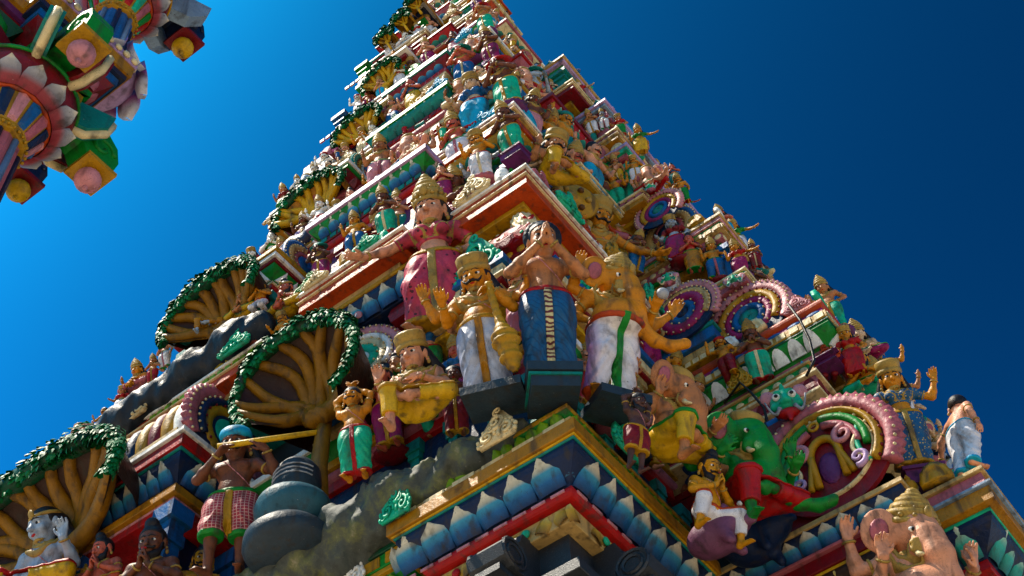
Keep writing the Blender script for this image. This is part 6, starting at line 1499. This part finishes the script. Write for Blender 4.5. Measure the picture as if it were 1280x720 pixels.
it = fill(row((8.75, 2.0), (11.5, 2.0), .5, .8, 10.36), .70) + fill(row((9.0, 1.95), (11.8, 1.95), .5, .8, 9.62), .75)
run('along the lowest right bay', it[:20], 'statues on the edge of the lowest right bay', 'F')
for i in range(2, 6):
    cx, cy, z, wl, wr = T[i]; zt = T[i + 1][2]; Hs = (.64, .56, .50, .44)[i - 2]; wm = (1.36, .95, .8, .65, .55, .45, .4)[i - 1]
    run('in the upper left row, %s ledge' % TN[i], fill(row((cx + .32, cy + .4), (cx + .26, cy + wl + wm), .27, Hs, z + (zt - z) * .60), Hs)[:8], 'statues in the upper left row, %s ledge' % TN[i], 'L')
    run('in the upper right row, %s ledge' % TN[i], fill(row((cx + .4, cy + .32), (cx + wr, cy + .32), .27, Hs, z + (zt - z) * .60), Hs)[:7], 'statues in the upper right row, %s ledge' % TN[i], 'R')
if MASS:          # the farthest, smallest statues: one mass
    VV, FF, MI, mats = [], [], [], list(MASS); n0 = 0
    for mi, k in enumerate(mats):
        for V, F in MASS[k]:
            VV.append(V); FF += [tuple(i + n0 for i in q) for q in F]; MI += [mi] * len(F); n0 += len(V)
    me = shade(mesh_np('small_statues', np.concatenate(VV), FF))
    for k in mats: me.materials.append(mt(k))
    me.polygons.foreach_set('material_index', np.array(MI, np.int32))
    tag(obj('small_statues', me), 'crowd of small painted statues filling the highest ledges of the tower', 'statues', kind='stuff')
    print('MASS', sum(len(v) for v in MASS.values()), len(FF))
# ------------------------------------------------------------ the neighbouring pavilion tower, upper left
PV = empty('pavilion_tower', (1.7, 4.5, GROUND), label='carved pavilion corner with lotus capitals and ball tipped brackets, upper left', cat='pavilion')
PV.location += Vector((-.05, 0, .13))
PO = (-1.7, -4.5, -GROUND)
def pv(name, b, mat, smooth=None, parent=None): return obj(name, b, mat, parent or PV, PO if parent is None else None, smooth=smooth)
def pv_stack(x0, y0, x1, y1, z, bands):
    for bd in bands:
        kind, h, o, col = bd[:4]; o2 = bd[4] if len(bd) > 4 and not isinstance(bd[4], tuple) else None; dec = [q for q in bd[4:] if isinstance(q, tuple)]
        pr = [(z, o - .35), (z, o), (z + h, o if o2 is None else o2), (z + h, o - .35)]
        if kind == 'tor': pr = [(z, o - .35)] + [(z + h * (.5 - .5 * math.cos(a)), o - h * .5 + h * .5 * math.sin(a)) for a in [PI * k / 8 for k in range(9)]] + [(z + h, o - .35)]
        b = MB(); b.loft([[(x0 - q, y0 - q, zz), (x1 + q, y0 - q, zz), (x1 + q, y1 + q, zz), (x0 - q, y1 + q, zz)] for zz, q in pr])
        ob = pv(BN[kind], b, col)
        if dec:
            orn, step, dc = dec[0]; oo = o
            deco_run(ob, orn, (x0 - oo, y0 - oo, z + .005), (x1 + oo, y0 - oo, z + .005), RF, step, h * .95, dc, math.atan2((o2 or o) - o, h), False, out=.01)
            deco_run(ob, orn, (x1 + oo, y0 - oo, z + .005), (x1 + oo, y1 + oo, z + .005), PI / 2, step, h * .95, dc, math.atan2((o2 or o) - o, h), False)
        z += h
def capital(cx, cy, z, s, shaft, bowl, ringc, panels, zfoot):
    n = 24
    b = MB(); b.lathe([(.26 * s, zfoot - z), (.25 * s, -.02)], 8, (cx, cy, z)); sh = pv('shaft', b, shaft)
    for k in range(8):
        a = (k + .5) * PI / 4; b = MB(); r = .247 * s
        b.tube([(cx + r * math.cos(a), cy + r * math.sin(a), zfoot + .02), (cx + r * .97 * math.cos(a), cy + r * .97 * math.sin(a), z - .03)], .035 * s, 6); pv('flute', b, 'navy' if k % 2 else 'bluegrey', True, sh)
    b = MB(); b.lathe([(.20 * s, -.03), (.295 * s, -.02), (.31 * s, .02), (.29 * s, .05), (.2 * s, .05)], 8, (cx, cy, z)); gr = pv('bead_ring', b, 'gold')
    for k in range(32):
        a = 2 * PI * k / 32; b = MB(); b.ball((cx + .305 * s * math.cos(a), cy + .305 * s * math.sin(a), z), .02 * s, 6, 4); pv('bead', b, 'gold', True, gr)
    b = MB(); b.lathe([(.28 * s, .05), (.39 * s, .26)], n, (cx, cy, z)); bell = pv('bell', b, 'gold')
    for k in range(16):
        b = MB(); a0, a1 = 2 * PI * (k + .12) / 16, 2 * PI * (k + .88) / 16
        def q(a, r, zz): return (cx + r * s * math.cos(a), cy + r * s * math.sin(a), z + zz)
        am = (a0 + a1) / 2
        b.loft([[q(a0, .28, .06), q(am, .285, .06), q(a1, .28, .06), q(a1, .385, .25), q(am, .39, .25), q(a0, .385, .25)], [q(a0, .305, .075), q(am, .325, .08), q(a1, .305, .075), q(a1, .405, .24), q(am, .425, .24), q(a0, .405, .24)]])
        pv('panel', b, panels[k % len(panels)], None, bell)
    b = MB(); b.tube([(cx + .405 * s * math.cos(a), cy + .405 * s * math.sin(a), z + .27) for a in [2 * PI * k / 32 for k in range(33)]], .028 * s, 8); pv('ring', b, 'orange', True)
    b = MB(); b.lathe([(.40 * s, .27), (.50 * s, .33), (.585 * s, .42), (.60 * s, .50), (.3 * s, .52)], 32, (cx, cy, z)); bw = pv('lotus_bowl', b, 'maroon', True)
    for k in range(14):
        a = 2 * PI * k / 14
        obj('bowl_petal', PETAL, bowl, bw, (cx + .425 * s * math.cos(a), cy + .425 * s * math.sin(a), z + .27), (.88, 0, a + PI / 2), (.225 * s, .09 * s, .29 * s))
    b = MB(); b.tube([(cx + .605 * s * math.cos(a), cy + .605 * s * math.sin(a), z + .515) for a in [2 * PI * k / 40 for k in range(41)]], .022 * s, 8); pv('rim', b, ringc, True)
def bracket(p, ang, L, col, ball, plate):
    """arm from the capital to a downward scroll that carries a bud"""
    b = MB(); W = .085
    pr = [(0, 0), (L * .55, .02), (L * .72, -.02), (L * .80, -.10), (L * 1.12, -.10), (L * 1.16, .05), (L * 1.10, .18), (L * .92, .27), (L * .6, .27), (0, .27)]
    b.loft([[(x, -W, z) for x, z in pr], [(x, W, z) for x, z in pr]]); o = obj('bracket', b, col, PV, Vector(p) + Vector(PO), (0, 0, ang))
    for sgn in (-1, 1):
        b = MB(); b.tube([(L * .93 + r_ * math.cos(a), sgn * W, .07 + r_ * math.sin(a)) for a, r_ in [(k * .45, .10 - .005 * k) for k in range(15)]], .018, 6); obj('bracket_scroll', b, col, o, smooth=True)
    b = MB(); b.box((L * .80, -.115, -.135), (L * 1.16, .115, -.10)); obj('plate', b, plate, o)
    b = MB(); b.ball((L * .98, 0, -.20), (.085, .085, .085), 14, 9); b.ball((L * .98, 0, -.285), (.02, .02, .03), 8, 5); obj('bud', b, ball, o, smooth=True)
capital(1.62, 4.5, 6.74, .62, 'rose', PET_RED, 'green', ['blue', 'rose', 'navy', 'pink'], GROUND - .1)
for ang, L in ((0, .63), (-PI / 2, .63), (PI / 2, .63), (PI, .63)): bracket((1.62, 4.5, 7.33), ang, L, 'darkgreen' if False else 'green', 'pink', 'gold')
pv_stack(1.38, 4.26, 1.86, 4.74, 7.18, [('box', .10, 0, 'rose'), ('box', .20, -.04, 'maroon')])
for a in (PI / 4, -PI / 4, 3 * PI / 4, -3 * PI / 4):            # painted consoles in the corners
    for da in (-.42, .42):
        b = MB(); pr = [(.24, .04), (.44, .05), (.56, .16), (.58, .30), (.24, .30)]
        b.loft([[(x, -.05, z) for x, z in pr], [(x, .05, z) for x, z in pr]]); o = obj('console', b, 'teal' if da > 0 else 'maroon', PV, Vector((1.62, 4.5, 7.2)) + Vector(PO), (0, 0, a + da))
        b = MB(); b.tube([(.26, 0, .03), (.44, 0, .04), (.555, 0, .15), (.58, 0, .28)], .030, 6); obj('console_stem', b, 'cream', o, smooth=True)
pv_stack(1.34, 4.14, 2.09, 4.88, 7.46, [('box', .07, -.17, 'gold'), ('box', .06, -.14, 'green'), ('cyma', .12, -.14, 'maroon', -.06, ('petal', .16, 'rose')), ('box', .08, -.05, 'blue'), ('box', .05, -.02, 'navy'), ('box', .12, 0, 'ochre'), ('box', .07, .01, 'lilac', ('bead', .07, 'cream'))])
pv_stack(-1.2, 4.36, 1.4, 5.6, 7.46, [('box', .07, -.06, 'orange'), ('cyma', .16, -.06, 'darkgreen', .02, ('petal', .22, 'green')), ('box', .06, .0, 'maroon'), ('box', .07, .03, 'purple'), ('box', .10, .06, 'ochre'), ('box', .08, .05, 'lilac', ('bead', .07, 'cream'))])
pv_stack(1.45, 4.7, 1.98, 7.0, 7.44, [('box', .12, -.06, 'orange'), ('box', .16, -.03, 'green'), ('box', .10, 0, 'ochre')])
bracket((1.62, 5.42, 8.12), 0, .63, 'navy', 'yellow', 'maroon'); pv_stack(1.0, 5.2, 1.75, 5.7, 8.05, [('box', .40, 0, 'maroon')])
b = MB(); b.lathe([(.2, 0), (.25, .06), (.29, .16), (.24, .24), (.2, .26)], 24, (1.98, 4.47, 7.98)); lb = pv('petal_base', b, 'lilac', True)
for k in range(10):
    a = 2 * PI * k / 10; obj('base_petal', PETAL, PET_LILAC, lb, (1.98 + .29 * math.cos(a), 4.47 + .29 * math.sin(a), 8.24), (PI - .25, 0, a + PI / 2), (.18, .14, .24))
capital(1.98, 4.47, 8.90, .54, 'blue', PET_RED, 'gold', ['jade', 'rose', 'green', 'red'], 8.1)
for ang in (0, -PI / 2, PI / 2, PI): bracket((1.98, 4.47, 9.62), ang, .59, 'navy', 'yellow', 'maroon')
pv_stack(1.78, 4.27, 2.18, 4.67, 9.36, [('box', .14, 0, 'rose'), ('box', .3, -.03, 'maroon')])
for da in (-.42, .42):
    for a in (PI / 4, -PI / 4):
        b = MB(); pr = [(.25, 0), (.48, .02), (.60, .16), (.62, .32), (.25, .32)]
        b.loft([[(x, -.05, z) for x, z in pr], [(x, .05, z) for x, z in pr]]); obj('console', b, 'bluegrey', PV, Vector((1.98, 4.47, 9.42)) + Vector(PO), (0, 0, a + da))
pv_stack(1.2, 4.05, 2.42, 5.2, 9.92, [('box', .08, -.06, 'red'), ('box', .09, -.02, 'green'), ('box', .06, .0, 'maroon'), ('box', .12, .05, 'ochre')])
